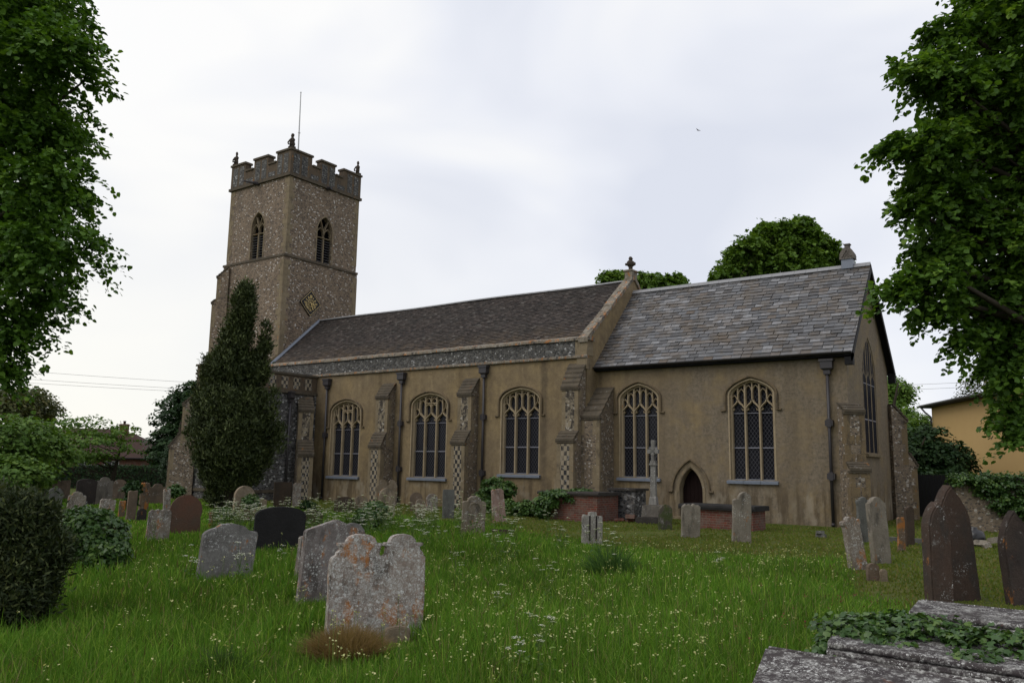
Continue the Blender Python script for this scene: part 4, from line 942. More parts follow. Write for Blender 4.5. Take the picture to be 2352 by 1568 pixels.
for h, s in enumerate(NUM):
    ang = PI/2-h*PI/6; ux, uz = math.cos(ang), math.sin(ang); tx, tz = uz, -ux    # up = outwards
    cw_ = {'I': .045, 'V': .09, 'X': .09}; W_ = sum(cw_[c] for c in s); a = -W_/2; h0, h1 = .285, .43
    if h % 3 == 0: h0, h1 = .30, .49
    q_ = lambda a_, r_: (tx*a_+ux*r_, tz*a_+uz*r_)
    for c in s:
        b = a+cw_[c]; mid = (a+b)/2
        if c == 'I': m.stroke([q_(mid, h0), q_(mid, h1)], .018, Pc, -.095, -.08)
        if c == 'V': m.stroke([q_(a+.012, h1), q_(mid, h0), q_(b-.012, h1)], .016, Pc, -.095, -.08)
        if c == 'X': m.stroke([q_(a+.012, h1), q_(b-.012, h0)], .016, Pc, -.095, -.08); m.stroke([q_(a+.012, h0), q_(b-.012, h1)], .016, Pc, -.096, -.08)
        a = b
m.build('roman_numerals', 'gold', ck)
for ang, ln, ww in ((R(-20), .27, .04), (R(-66), .42, .03)):
    m = MB(); m.stroke([(-.08*math.cos(ang), -.08*math.sin(ang)), (ln*math.cos(ang), ln*math.sin(ang))], ww, Pc, -.125, -.10); m.build('clock_hand', 'gold', ck)
# south-west tower buttress, three offsets
def tbut(x0, x1, y0, y1, label, dirx):
    pass
b = buttress(-.6, .6, 0, [(1.15, 7.3, 7.9), (.86, 11.3, 11.5), (.64, 12.9, 13.5)], panels=False, trans=rot(T0+.25, TY0+.25, R(-55)), mat='flint_tower')
b['label'] = 'diagonal buttress at the left corner of the tower'

# ---- two-storey south porch behind the yew
X0, X1, Y0 = -30.2, -25.9, -4.9
m = MB(); m.box(X0, X1, Y0, NY, -.2, 6.0)
po = m.build('porch', 'flint_porch', church)
q = MB(); q.box(X0-.09, X1+.09, Y0-.09, NY-.004, 5.22, 5.36); q.build('string_course', 'weathering', po); q = MB(); q.box(X0-.06, X1+.06, Y0-.06, NY-.01, .35, .5); q.build('string_course', 'weathering', po)
q = MB(); q.box(X0-.02, X1+.02, Y0-.02, NY-.006, 5.37, 6.12); q.box(X0-.03, X0+.9, Y0-.03, Y0+.9, 6.1, 6.55); q.build('parapet', 'parapet', po)
q = MB(); q.box(X0-.08, X1+.08, Y0-.08, NY-.008, 6.13, 6.24); q.box(X0-.09, X0+.96, Y0-.09, Y0+.96, 6.56, 6.66); q.build('coping', 'weathering', po)
q = MB(); PP = EAST(X1)
for i in range(5): q.prism(rect(Y0+.3+i*.75, Y0+.72+i*.75, 5.46, 6.04), PP, -.032, -.01)
q.build('flushwork_panel', 'flushwork', po)
buttress(-.36, .36, 0, [(1.0, 2.2, 2.9), (.6, 4.4, 5.1)], panels=True, trans=rot(X1-.02, NY-.75, R(62)), mat='flint_buttress')['label'] = 'buttress in the angle between porch and nave'
buttress(-.36, .36, 0, [(1.15, 2.5, 3.2), (.65, 4.6, 5.2)], panels=True, trans=rot(X0+.1, Y0+.1, R(-45)), mat='flint_buttress')['label'] = 'diagonal buttress at the left front corner of the porch'
pipe(X1+.12, -2.55, 5.2, .1, (), 'drainpipe on the dark flint porch wall')
# ------------------------------------------------------------------ headstones
def arcp(cx, cz, r, a0, a1, n, sz=1): return [(cx+r*math.cos(R(a0+(a1-a0)*i/n)), cz+sz*r*math.sin(R(a0+(a1-a0)*i/n))) for i in range(n+1)]
def profile(shape, w, h, rnd):
    a = w/2
    if shape == 'round': r = a; k = min(1, h*.35/a); top = arcp(0, h-r*k, a, 0, 180, 14, k)
    elif shape == 'disc': top = [(a*.93, 0), (a*.93, h-a*1.55)]+arcp(0, h-a, a, -28, 208, 20)+[(-a*.93, h-a*1.55)]
    elif shape == 'seg': s = .17*w; top = [(a, h-s-.02), (a, h-s)]+[(a*math.cos(R(t)), h-s+s*math.sin(R(t))) for t in range(10, 180, 10)]+[(-a, h-s)]
    elif shape == 'shoulder': r = a*.58; top = [(a, h-r*.95), (a*.86, h-r*.78), (a*.70, h-r*.80), (r, h-r*.72)]+arcp(0, h-r*.72, r, 5, 175, 10, .72)+[(-r, h-r*.72), (-a*.70, h-r*.80), (-a*.86, h-r*.78), (-a, h-r*.95)]
    elif shape == 'softshoulder': top = [(a, h*.83), (a*.95, h*.885), (a*.72, h*.90), (a*.58, h*.915)]+[(a*.54*math.cos(R(t)), h*.925+h*.075*math.sin(R(t))**.9) for t in range(10, 175, 16)]+[(-a*.58, h*.915), (-a*.75, h*.885), (-a*.92, h*.84), (-a, h*.79)]
    elif shape == 'halfshoulder': r = a*.72; top = [(a, h-r*1.1)]+arcp(a-r, h-r, r, 0, 180, 10)+[(a-2*r, h-r*1.1), (a-2*r-.06, h-r*1.0), (-a, h-r*1.25)]
    elif shape == 'flat': top = [(a, h-.03), (a*.9, h), (a*.2, h-.012), (-a*.4, h+.0), (-a*.95, h-.02), (-a, h-.05)]
    elif shape == 'jagged': top = [(a, h*.90), (a*.8, h*.97), (a*.55, h*.94), (a*.3, h), (a*.02, h*.955), (-a*.2, h*.985), (-a*.5, h*.95), (-a*.7, h*.98), (-a*.92, h*.93), (-a, h*.88)]
    elif shape == 'peak': top = [(a, h-.19*w), (a*.96, h-.16*w), (.02, h), (-.02, h), (-a*.96, h-.17*w), (-a, h-.21*w)]
    elif shape == 'taper': top = [(a*.86, h*.93), (a*.70, h*.97), (a*.4, h), (-a*.2, h*.985), (-a*.5, h), (-a*.72, h*.95)]
    elif shape == 'triple': top = [(a, h*.80), (a*.92, h*.87), (a*.6, h*.86), (a*.48, h*.84), (a*.34, h*.99), (0, h), (-a*.3, h*.97), (-a*.45, h*.84), (-a*.6, h*.88), (-a*.9, h*.9), (-a, h*.83)]
    elif shape == 'scroll': top = [(a*.86, h*.82), (a*1.02, h*.86), (a*1.04, h*.93), (a*.85, h*.945), (a*.62, h*.90), (a*.5, h*.94), (a*.25, h*.995), (-.1*a, h), (-a*.45, h*.97), (-a*.62, h*.915), (-a*.8, h*.93), (-a*1.0, h*.915), (-a*1.02, h*.86), (-a*.86, h*.81)]
    elif shape == 'pointed': top = [(a, h*.86), (a*1.0, h*.90), (a*.82, h*.905), (a*.7, h*.93), (a*.35, h*.98), (0, h), (-a*.35, h*.98), (-a*.7, h*.93), (-a*.82, h*.905), (-a*1.0, h*.90), (-a, h*.86)]
    elif shape == 'gothic': top = [(a, h-w*1.1)]+[(a*(1-t**2.1), h-w*1.1+w*1.1*t**1.05) for t in [i/9 for i in range(1, 9)]]; top += [(0.02, h)]+[(-x, z) for x, z in reversed(top)]
    elif shape == 'double':
        L_ = [(.0, .74), (.015, .775), (.055, .80), (.06, .825), (.10, .85), (.085, .875), (.07, .885), (.07, .912), (.15, .915)]
        dome = [(.305-.155*math.cos(R(t)), .912+.088*math.sin(R(t))**.8) for t in range(8, 180, 16)]
        mid = [(.46, .915), (.53, .912), (.53, .89), (.505, .875), (.50, .80), (.515, .785), (.555, .785), (.575, .80), (.578, .87), (.555, .885), (.555, .912), (.605, .915)]
        dome2 = [(.745-.14*math.cos(R(t)), .912+.088*math.sin(R(t))**.8) for t in range(8, 180, 16)]
        R_ = [(.89, .915), (.965, .912), (.965, .885), (.935, .875), (.93, .845), (.965, .825), (.975, .79), (1.0, .765), (1.0, .74)]
        top = [(-a+w*x, h*z) for x, z in reversed(L_+dome+mid+dome2+R_)]
    bot = -.35; sx = max(abs(x) for x, z in top); zt_ = min(top[0][1], top[-1][1])
    side_r = [(a*(1 if shape != 'taper' else 1.0), bot)]; side_l = [(-a, bot)]
    for i in range(1, 7):
        t = i/7; zz = bot+(top[0][1]-bot)*t; side_r.append((a+(top[0][0]-a)*t+rnd.uniform(-.006, .006), zz))
        zz = bot+(top[-1][1]-bot)*t; side_l.append((-a+(top[-1][0]+a)*t+rnd.uniform(-.006, .006), zz))
    if shape == 'disc': side_r = [(a*.93, bot)]; side_l = [(-a*.93, bot)]; top = top[1:]
    j = .004+.006*(shape in ('jagged', 'triple', 'scroll', 'taper'))
    top = [(x+rnd.uniform(-j, j), z+rnd.uniform(-j, j)) for x, z in top]
    return side_r+top+list(reversed(side_l))
def bevelled(poly, th, rnd, name, m, bev=.014):
    me = bpy.data.meshes.new(name); bm = bmesh.new()
    v0 = [bm.verts.new((x, -th/2, z)) for x, z in poly]; v1 = [bm.verts.new((x, th/2, z)) for x, z in poly]
    n = len(poly)
    f0 = bm.faces.new(v0); f1 = bm.faces.new(list(reversed(v1)))
    for i in range(n): bm.faces.new((v0[i], v1[i], v1[(i+1) % n], v0[(i+1) % n]))
    bm.normal_update()
    edges = [e for e in bm.edges if (f0 in e.link_faces or f1 in e.link_faces)]
    try: bmesh.ops.bevel(bm, geom=edges, offset=min(bev, th*.2), segments=2, affect='EDGES', clamp_overlap=True)
    except Exception: pass
    bmesh.ops.triangulate(bm, faces=[f for f in bm.faces if len(f.verts) > 4])
    bmesh.ops.recalc_face_normals(bm, faces=bm.faces)
    bm.to_mesh(me); bm.free(); me.materials.append(MATS[m]); return me
HS = {}
for i, (xy, wd, h, th, rz, sh, m, lean, lab) in enumerate(STONES):
    rnd = random.Random(100+i)
    nm = 'footstone' if 'footstone' in lab else 'headstone'
    me = bevelled(profile(sh, wd, h, rnd), th, rnd, nm, m, .022 if sh in ('gothic', 'double', 'disc') else .012)
    o = bpy.data.objects.new(nm, me); COL.objects.link(o)
    o.location = (xy[0], xy[1], 0); o.rotation_euler = (R(rnd.uniform(-3, 3)), R(lean), rz)
    tag(o, lab, 'footstone' if nm == 'footstone' else 'gravestone', 'gravestones in the churchyard'); HS[lab] = (o, wd, h, th)
    # carved details that show on a few of the stones
    if sh == 'triple':
        q = MB()
        for s in (-1, 1): q.box(s*wd*.17-.022, s*wd*.17+.022, -th/2-.004, -th/2+.03, .05, h*.86)
        q.build('groove', 'dark', o)
    if 'carved round panel' in lab:
        q = MB(); Pq = lambda a, b, d=0: Vector((a, -th/2-.001+d, b))
        q.stroke(arcp(0, h*.68, wd*.27, 200, -20, 14)+[], .035, Pq, -.018, .01); q.build('carved_panel', 'tan2', o)
    if sh == 'never':
        q = MB(); Pq = lambda a, b, d=0: Vector((a, -th/2-.001+d, b))
        for s in (-1, 1): q.stroke([(s*wd*.44, .1), (s*wd*.44, h*.62)]+arcp(s*wd*.25, h*.64, wd*.17, 0 if s > 0 else 180, 180 if s > 0 else 0, 10, .75), .022, Pq, -.010, .01)
        q.build('carved_border', 'lichen3', o)

# ------------------------------------------------------------------ stone cross on its stepped base
t = thing('stone_cross', 'slender pale stone cross with carved wheel-like head on a rough stepped base', 'cross', (-5.62, -3.45, 0), R(8)); t.scale = (.9, .9, .97)
rnd = random.Random(31)
def rough(m, x0, x1, y0, y1, z0, z1, j):
    p = [Vector((x+rnd.uniform(-j, j), y+rnd.uniform(-j, j), z+rnd.uniform(-j, j))) for z in (z0, z1) for y in (y0, y1) for x in (x0, x1)]
    m.add(p, [(0, 2, 3, 1), (4, 5, 7, 6), (0, 1, 5, 4), (2, 6, 7, 3), (0, 4, 6, 2), (1, 3, 7, 5)])
m = MB(); rough(m, -.55, .5, -.5, .5, -.1, .19, .03); m.build('base_step', 'slabedge', t)
m = MB(); rough(m, -.36, .34, -.34, .34, .19, .62, .03); rough(m, .32, .62, -.3, .2, 0, .46, .05); m.build('plinth', 'dull', t)
m = MB(); m.add([(s*a, q*a, z) for z, a in ((.62, .15), (.85, .13), (.9, .105), (1.98, .085)) for s, q in ((-1, -1), (1, -1), (1, 1), (-1, 1))], [(i*4+k, i*4+(k+1) % 4, (i+1)*4+(k+1) % 4, (i+1)*4+k) for i in range(3) for k in range(4)]+[(12, 13, 14, 15)])
m.build('shaft', 'crossstone', t)
m = MB(); m.box(-.13, .13, -.13, .13, 1.98, 2.05); m.box(-.10, .10, -.10, .10, 2.05, 2.14)
P0 = lambda a, b, d=0: Vector((a, d, b+2.47))
m.stroke([(.13*math.cos(2*PI*i/16), .13*math.sin(2*PI*i/16)) for i in range(16)], .06, P0, -.07, .07, closed=True)
for a, b, c, d in ((-.055, .055, 2.1, 2.82), (-.18, .18, 2.42, 2.52)): m.box(a, b, -.085, .085, c, d)
for a, b in ((-.15, 2.48), (.15, 2.48), (0, 2.80)): m.box(a-.06, a+.06, -.092, .092, b-.09, b+.06)
m.build('cross_head', 'crossstone', t)

# ------------------------------------------------------------------ tombs
def chest(name, label, loc, rz, L_, W_, H_, slab_t, mb, ms, over=.09):
    t = thing(name, label, 'tomb', loc, rz)
    m = MB(); m.box(0, L_, 0, W_, -.15, H_-slab_t); m.build('tomb_chest', mb, t)
    m = MB(); rnd = random.Random(int(L_*100))
    n = 7
    for i in range(n): 
        a, b = -over+(L_+2*over)*i/n, -over+(L_+2*over)*(i+1)/n
        m.prism([(-over, H_-slab_t), (-over-.012, H_-slab_t*.5), (-over+.015, H_-.015), (-over+.05, H_), (W_+over-.05, H_), (W_+over, H_-.03), (W_+over, H_-slab_t)], lambda p, q, d: Vector((d, p, q)), a, b)
    m.build('tomb_slab', ms, t); return t
chest('brick_tomb', 'crumbling red brick chest tomb with ivied top against the flint buttress', (-9.45, -4.62, 0), R(-1), 2.32, 1.45, .97, .11, 'brick', 'slabedge')
m = MB(); m.box(0, 1.0, 0, .9, -.1, 1.02); t2 = thing('stone_tomb', 'dark flint and stone tomb end behind the crumbling brick tomb', 'tomb', (-7.55, -3.05, 0), 0); m.build('tomb_chest', 'flint_porch', t2)
m = MB(); m.box(-.05, 1.08, -.08, .98, 1.02, 1.10); m.build('tomb_slab', 'slabedge', t2)
chest('brick_tomb', 'low tidy red brick chest tomb with thick dark slab near the chancel door', (-4.15, -4.4, 0), R(-3), 2.32, 1.0, .72, .15, 'brick', 'black', .1)
def ledger(label, loc, rz, L_, W_, H_, ms, skew=.15):
    t = thing('ledger_tomb', label, 'tomb', loc, rz, 'low slab tombs in the right foreground')
    m = MB(); m.box(.08, L_-.08, .08, W_-.08, -.15, H_-.16); m.build('tomb_chest', 'slabedge', t)
    m = MB(); rnd = random.Random(int(L_*77)); n = 9; pr = [(0, H_-.16), (-.01, H_-.075), (.0, H_-.055), (.05, H_-.05), (.07, H_-.012), (.10, H_)]
    pr = pr+[(W_-p, z) for p, z in reversed(pr)]
    def P_(a, b, d): return Vector((d+skew*(1-a/W_)*(d < .5), a, b))
    m.prism(pr, P_, 0, L_); m.build('tomb_slab', ms, t)
    for y in (.05, W_-.05): q = MB(); q.tube([(skew*(1-y/W_)+.02+(L_-.05)*i/12, y, H_-.022) for i in range(13)], [.026]*13, 8); q.build('edge_moulding', ms, t, smooth=True)
    return t
ledger('lichen-spotted ledger slab nearest the camera in the bottom right corner', (4.66, -23.87, -.14), R(-4.5), 3.2, 1.0, .50, 'slab', .27).rotation_euler.x = R(9)
ledger('middle ledger slab half buried under trailing ivy in the right foreground', (4.86, -22.56, 0), R(-5), 2.9, .92, .50, 'slab', .2)
ledger('farthest ledger slab of the right foreground, pale with white lichen behind the ivy', (5.14, -20.60, 0), R(-5), 2.6, 1.0, .50, 'slab', .15)

# loose rubble and small things on the mown grass
def rubble(name, label, cat, loc, n, sp, size, m, seed):
    rnd = random.Random(seed); t = thing(name, label, cat, loc)
    for i in range(n):
        q = MB(); s = size*rnd.uniform(.6, 1.3)
        Mx = Matrix.Translation((rnd.uniform(-sp, sp), rnd.uniform(-sp, sp)*.6, s*.3+rnd.uniform(0, .12)*(i % 2))) @ Matrix.Rotation(rnd.uniform(0, 6), 4, 'Z') @ Matrix.Rotation(rnd.uniform(-.6, .6), 4, 'X')
        q.box(-s, s, -s*.55, s*.55, -s*.4, s*.4, Mx); q.build('brick' if m == 'brick' else 'stone', m, t)
rubble('brick_heap', 'small heap of fallen bricks at the foot of the chancel wall', 'rubble', (-6.62, -3.6, 0), 9, .35, .13, 'brick', 5)
rubble('stone_fragment', 'low dark broken stump of stone in the long grass left of the ribbed headstone', 'stone', (-5.1, -12.7, .05), 3, .22, .16, 'darkbrown', 9)
rubble('stone_fragment', 'flat grey stone lying on the mown grass right of the chancel wall', 'stone', (.34, -5.3, 0), 2, .1, .14, 'greyd', 11)
t = MB(); rnd = random.Random(6)
for i in range(6): t.box(1.6+i*.36, 1.6+i*.36+.33, -4.95-.12*i-rnd.uniform(0, .04), -4.83-.12*i, -.05, .10+rnd.uniform(-.01, .02))
tag(t.build('grave_kerb', 'greyd'), 'low grey stone kerb in the mown grass between the church corner and the brown pair', 'kerb')
rubble('stone_fragment', 'flat pale stones beside the black sack', 'stone', (4.45, -5.2, 0), 3, .2, .14, 'greyt', 15)
m = MB(); rnd = random.Random(3); m.lathe([(.20, 0), (.26, .1), (.27, .25), (.22, .36), (.08, .42), (.10, .46)], (4.07, -4.9, 0), 12, 1, 1, .2, rnd)
tag(m.build('refuse_sack', 'plastic_black', smooth=True), 'black plastic sack on the grass behind the tall brown pair', 'sack')

# ------------------------------------------------------------------ buildings beyond
def house(name, label, x0, y0, x1, y1, depth, zt_, mw_, roof, ridge, windows, hip=True, over=.35):
    t = thing(name, label, 'house', (x0, y0, 0), math.atan2(y1-y0, x1-x0)); L_ = math.hypot(x1-x0, y1-y0)
    Pq = frame((0, 0, 0), (1, 0, 0), (0, -1, 0))
    holes = [rect(a, b, c, d) for a, b, c, d in windows]
    m = MB(); m.panel(rect(0, L_, -.3, zt_), holes, Pq, .12); m.add([(0, depth, -.3), (L_, depth, -.3), (L_, depth, zt_), (0, depth, zt_)], [(0, 1, 2, 3)])
    for x in (0, L_): m.add([(x, 0, -.3), (x, depth, -.3), (x, depth, zt_), (x, 0, zt_)]+([(x, depth/2, ridge)] if not hip else []), [(0, 1, 2, 3)]+([(2, 4, 3)] if not hip else []))
    m.build('wall', mw_, t, fix=False)
    for a, b, c, d in windows:
        f = MB()
        for r_ in ((a, b, c, c+.07), (a, b, d-.07, d), (a, a+.07, c+.07, d-.07), (b-.07, b, c+.07, d-.07), ((a+b)/2-.03, (a+b)/2+.03, c+.07, d-.07)): f.prism(rect(*r_), Pq, .05, .12)
        fr = f.build('window', 'white_frame' if mw_ == 'brick' else 'blackpaint', t); g = MB(); g.prism(rect(a+.03, b-.03, c+.03, d-.03), Pq, .10, .13); g.build('pane', 'pane', fr)
    o = over; i = depth/2 if hip else 0; m = MB(); th = .14
    base = [(-o, -o, zt_), (L_+o, -o, zt_), (L_+o, depth+o, zt_), (-o, depth+o, zt_)]; r0, r1 = (i if hip else -o, depth/2, ridge), (L_-i if hip else L_+o, depth/2, ridge)
    b2 = [(x, y, z-th) for x, y, z in base]
    m.add(base+[r0, r1]+b2, [(0, 1, 5, 4), (1, 2, 5), (2, 3, 4, 5), (3, 0, 4), (0, 6, 7, 1), (1, 7, 8, 2), (2, 8, 9, 3), (3, 9, 6, 0), (6, 9, 8, 7)])
    rf = m.build('roof', roof, t); g = MB(); g.tube([(-o, -o-.05, zt_-.03), (L_+o, -o-.05, zt_-.03)], .06, 6); g.build('gutter', 'blackpaint', rf)
    return t, rf
t, rf = house('brick_house', 'low red brick house with a hipped tiled roof beyond the hedge at left', -60.2, 3.6, -54.5, 7.6, 6, 1.95, 'brick', 'redtile', 4.0, [(1.0, 2.2, .9, 1.7), (3.2, 4.4, .9, 1.7)])
m = MB(); m.box(2.9, 3.5, 2.6, 3.1, 3.4, 4.75); m.box(2.84, 3.56, 2.54, 3.16, 4.6, 4.68); c = m.build('chimney', 'brick', rf); m = MB(); m.lathe([(.1, 0), (.12, .25)], (3.2, 2.85, 4.75), 8); m.build('chimney_pot', 'redtile', c)
t, rf = house('brick_house', 'farther red brick house with a gabled roof and a chimney, behind the small spreading tree', -73.0, 6.4, -67.9, 10.2, 6, 2.9, 'brick', 'redtile', 4.7, [(1.5, 2.5, 1.5, 2.5)], hip=False)
m = MB(); m.box(-.1, .6, 2.6, 3.3, 3.9, 6.1); c = m.build('chimney', 'brick', rf); m = MB(); m.lathe([(.1, 0), (.12, .3)], (.25, 2.95, 6.1), 8); m.build('chimney_pot', 'redtile', c)
# ochre house at right: its rendered wall runs towards us
hx0, hy0, hx1, hy1 = -.62, 21.35, 6.9, 6.9
t = thing('ochre_house', 'smooth ochre-yellow house with a dark low-pitched roof behind the ivied wall at right', 'house', (hx0, hy0, 0), math.atan2(hy1-hy0, hx1-hx0)); L_ = math.hypot(hx1-hx0, hy1-hy0)
Pq = frame((0, 0, 0), (1, 0, 0), (0, -1, 0)); hz = 5.45
win = rect(9.55, 10.7, 3.1, 4.45)
m = MB(); m.panel(rect(0, L_, -.3, hz), [win], Pq, .15); m.add([(0, 0, -.3), (0, 9, -.3), (0, 9, hz), (0, 0, hz)], [(0, 1, 2, 3)]); m.add([(L_, 0, -.3), (L_, 9, -.3), (L_, 9, hz), (L_, 0, hz)], [(0, 1, 2, 3)]); m.add([(0, 9, -.3), (L_, 9, -.3), (L_, 9, hz), (0, 9, hz)], [(0, 1, 2, 3)])
m.build('wall', 'yellow', t, fix=False)
m = MB(); m.prism([(-.45, hz-.05), (-.45, hz+.13), (4.5, hz+1.1), (9.4, hz+.13), (9.4, hz-.05)], lambda a, b, d: Vector((d, a, b)), -.4, L_+.4); rf = m.build('roof', 'blackpaint', t)
m = MB(); m.tube([(-.42, -.5, hz+.05), (L_+.4, -.5, hz+.05)], .065, 8); m.tube([(-.2, -.5, hz), (.0, -.35, hz-.3), (.12, -.1, hz-.55), (.12, -.08, .2)], .05, 8); m.build('gutter', 'iron', rf)
m = MB()
for r_ in ((9.55, 10.7, 3.1, 3.2), (9.55, 10.7, 4.35, 4.45), (9.55, 9.65, 3.2, 4.35), (10.6, 10.7, 3.2, 4.35)): m.prism(rect(*r_), Pq, .0, .12)
fr = m.build('window', 'redtile', t); m = MB(); m.prism(rect(9.6, 10.65, 3.15, 4.4), Pq, .1, .13); m.build('pane', 'pane', fr)
# boundary wall carrying ivy and the black fence in the shrubs' shade
t = MB(); a, b = Vector((2.95, 1.25, 0)), Vector((9.5, 4.1, 0)); ang = math.atan2(b.y-a.y, b.x-a.x)
t.box(0, (b-a).length, 0, .3, -.2, 1.62); o = t.build('boundary_wall', 'flint_buttress'); o.location = a; o.rotation_euler.z = ang
tag(o, 'grey flint boundary wall with ivy spilling over its top at the right edge', 'wall')
c = MB(); c.box(-.04, (b-a).length, -.05, .35, 1.625, 1.70); c.build('wall_coping', 'greyd', o)
t = thing('board_fence', 'black boarded fence in deep shade under the shrubs right of the chancel', 'fence', (.45, 9.5, 0), R(-12))
for i in range(30): q = MB(); q.box(i*.16, i*.16+.148, 0, .025, 0, 1.75); q.build('board', 'blackpaint', t)
for z in (.35, 1.4): q = MB(); q.box(0, 4.8, .027, .08, z, z+.09); q.build('rail', 'blackpaint', t)

# overhead wires
def wire(label, pts, n=14, sag=.5, r=.012):
    A, B = Vector(pts[0]), Vector(pts[1]); P_ = [A.lerp(B, i/n)-Vector((0, 0, sag*4*(i/n)*(1-i/n))) for i in range(n+1)]
    m = MB(); m.tube(P_, r, 5); tag(m.build('overhead_wire', 'wire'), label, 'wire', 'overhead wires')
wire('topmost of the three thin overhead wires left of the tower', ((-86, -10.5, 10.9), (-45, 19.5, 8.0)), 14, .45)
wire('middle of the three thin overhead wires left of the tower', ((-86, -10.4, 10.0), (-45, 19.6, 7.5)), 14, .4)
wire('lowest of the three thin overhead wires left of the tower', ((-86, -10.3, 9.5), (-45, 19.7, 7.3)), 14, .35)
wire('upper of the two thin wires between the chancel and the right-hand trees', ((-20, 37.5, 8.6), (12, 59.8, 10.9)), 14, .35)
wire('lower of the two thin wires between the chancel and the right-hand trees', ((-20, 37.6, 8.2), (12, 59.9, 10.5)), 14, .35)
# a swift over the churchyard
m = MB(); m.add([(-.16, .0, .05), (-.05, .05, .01), (0, .09, 0), (.05, .05, .01), (.17, -.02, .06), (.05, -.02, 0), (.02, -.1, 0), (-.02, -.1, 0), (-.05, -.02, 0), (0, .0, -.03), (0, .02, .03)],
   [(0, 1, 10), (1, 2, 10), (2, 3, 10), (3, 4, 10), (4, 5, 10), (5, 6, 10), (6, 7, 10), (7, 8, 10), (8, 0, 10), (1, 0, 9), (2, 1, 9), (3, 2, 9), (4, 3, 9), (5, 4, 9), (6, 5, 9), (7, 6, 9), (8, 7, 9), (0, 8, 9)])
o = m.build('bird', 'bird'); o.location = (-15.4, 24.7, 26.3); o.rotation_euler = (.5, .6, .4); o.scale = (1.35,)*3; tag(o, 'tiny dark bird flying high in the sky to the right', 'bird')

# ------------------------------------------------------------------ trees and shrubs
def spray_arrays(seed, lobes, clusters, per, csize, lsize, shape, base, shell=.3):
    """leafy twigs: each starts inside a bough and runs outwards, drooping at its tip"""
    rs = np.random.RandomState(seed); C_ = np.array([l[0] for l in lobes]); Rr = np.array([l[1] for l in lobes])
    wgt = (Rr[:, 0]*Rr[:, 1]*Rr[:, 2])**.62; li = rs.choice(len(lobes), clusters, p=wgt/wgt.sum())
    d = sphere(rs, clusters); rr = shell+(1-shell)*rs.rand(clusters)**.8; cc = C_[li]+d*Rr[li]*rr[:, None]
    out = C_[li]-np.array([base[0], base[1], 0]); out[:, 2] = 0; out /= np.linalg.norm(out, axis=1)[:, None]+1e-6
    dr = out*.55+d*np.array([.8, .8, .45])+rs.normal(size=(clusters, 3))*np.array([.45, .45, .28]); dr /= np.linalg.norm(dr, axis=1)[:, None]
    ln = csize*rs.uniform(.5, 1.5, clusters); ct = rs.rand(clusters); n = clusters*per; ci = np.repeat(np.arange(clusters), per)
    t = rs.rand(n)**.72; L_ = ln[ci]; sc = rs.normal(size=(n, 3))*np.array([.14, .14, .10])*(L_*(1.15-.75*t))[:, None]
    Pt = cc[ci]+dr[ci]*(L_*(t-.45))[:, None]+sc; Pt[:, 2] -= .5*L_*t*t
    N = np.array([0, 0, .8])+dr[ci]*.45*t[:, None]+rs.normal(size=(n, 3))*.42
    T = dr[ci]*.8+sc*3+rs.normal(size=(n, 3))*.5+np.array([0, 0, -.55])
    return put_leaves(rs, Pt, N, T, lsize*rs.uniform(.5, 1.35, n), shape), np.clip(.1+.5*ct[ci]+.45*rs.rand(n)**1.3, 0, 1), cc
def crown_arrays(seed, lobes, clusters, per, csize, lsize, shape, flat=.45, droop=.5, upw=.7, shell=.5, jit=.35, upT=0.0, tjit=.7):
    rs = np.random.RandomState(seed); C_ = np.array([l[0] for l in lobes]); Rr = np.array([l[1] for l in lobes])
    wgt = (Rr[:, 0]*Rr[:, 1]*Rr[:, 2])**.667; li = rs.choice(len(lobes), clusters, p=wgt/wgt.sum())
    d = sphere(rs, clusters); rr = (shell+(1-shell)*rs.rand(clusters)**.7)
    cc = C_[li]+d*Rr[li]*rr[:, None]
    cs = csize*rs.uniform(.55, 1.35, clusters); ct = rs.rand(clusters)
    n = clusters*per; ci = np.repeat(np.arange(clusters), per)
    e = np.clip(rs.normal(size=(n, 3)), -1.7, 1.7)*.5; e[:, 2] *= flat
    hor = np.hypot(e[:, 0], e[:, 1]); e[:, 2] -= droop*hor**2*.5
    Pt = cc[ci]+e*cs[ci][:, None]
    out = d[ci]*np.array([1, 1, .35])
    N = np.array([0, 0, upw])+out*.55+rs.normal(size=(n, 3))*jit
    T = e*np.array([1, 1, .3])+out*.8+rs.normal(size=(n, 3))*tjit+np.array([0, 0, upT-droop*.5])
    sz = lsize*rs.uniform(.6, 1.3, n)
    tint = np.clip(.15+.45*ct[ci]+.45*rs.rand(n)**1.3, 0, 1)
    return put_leaves(rs, Pt, N, T, sz, shape), tint, cc
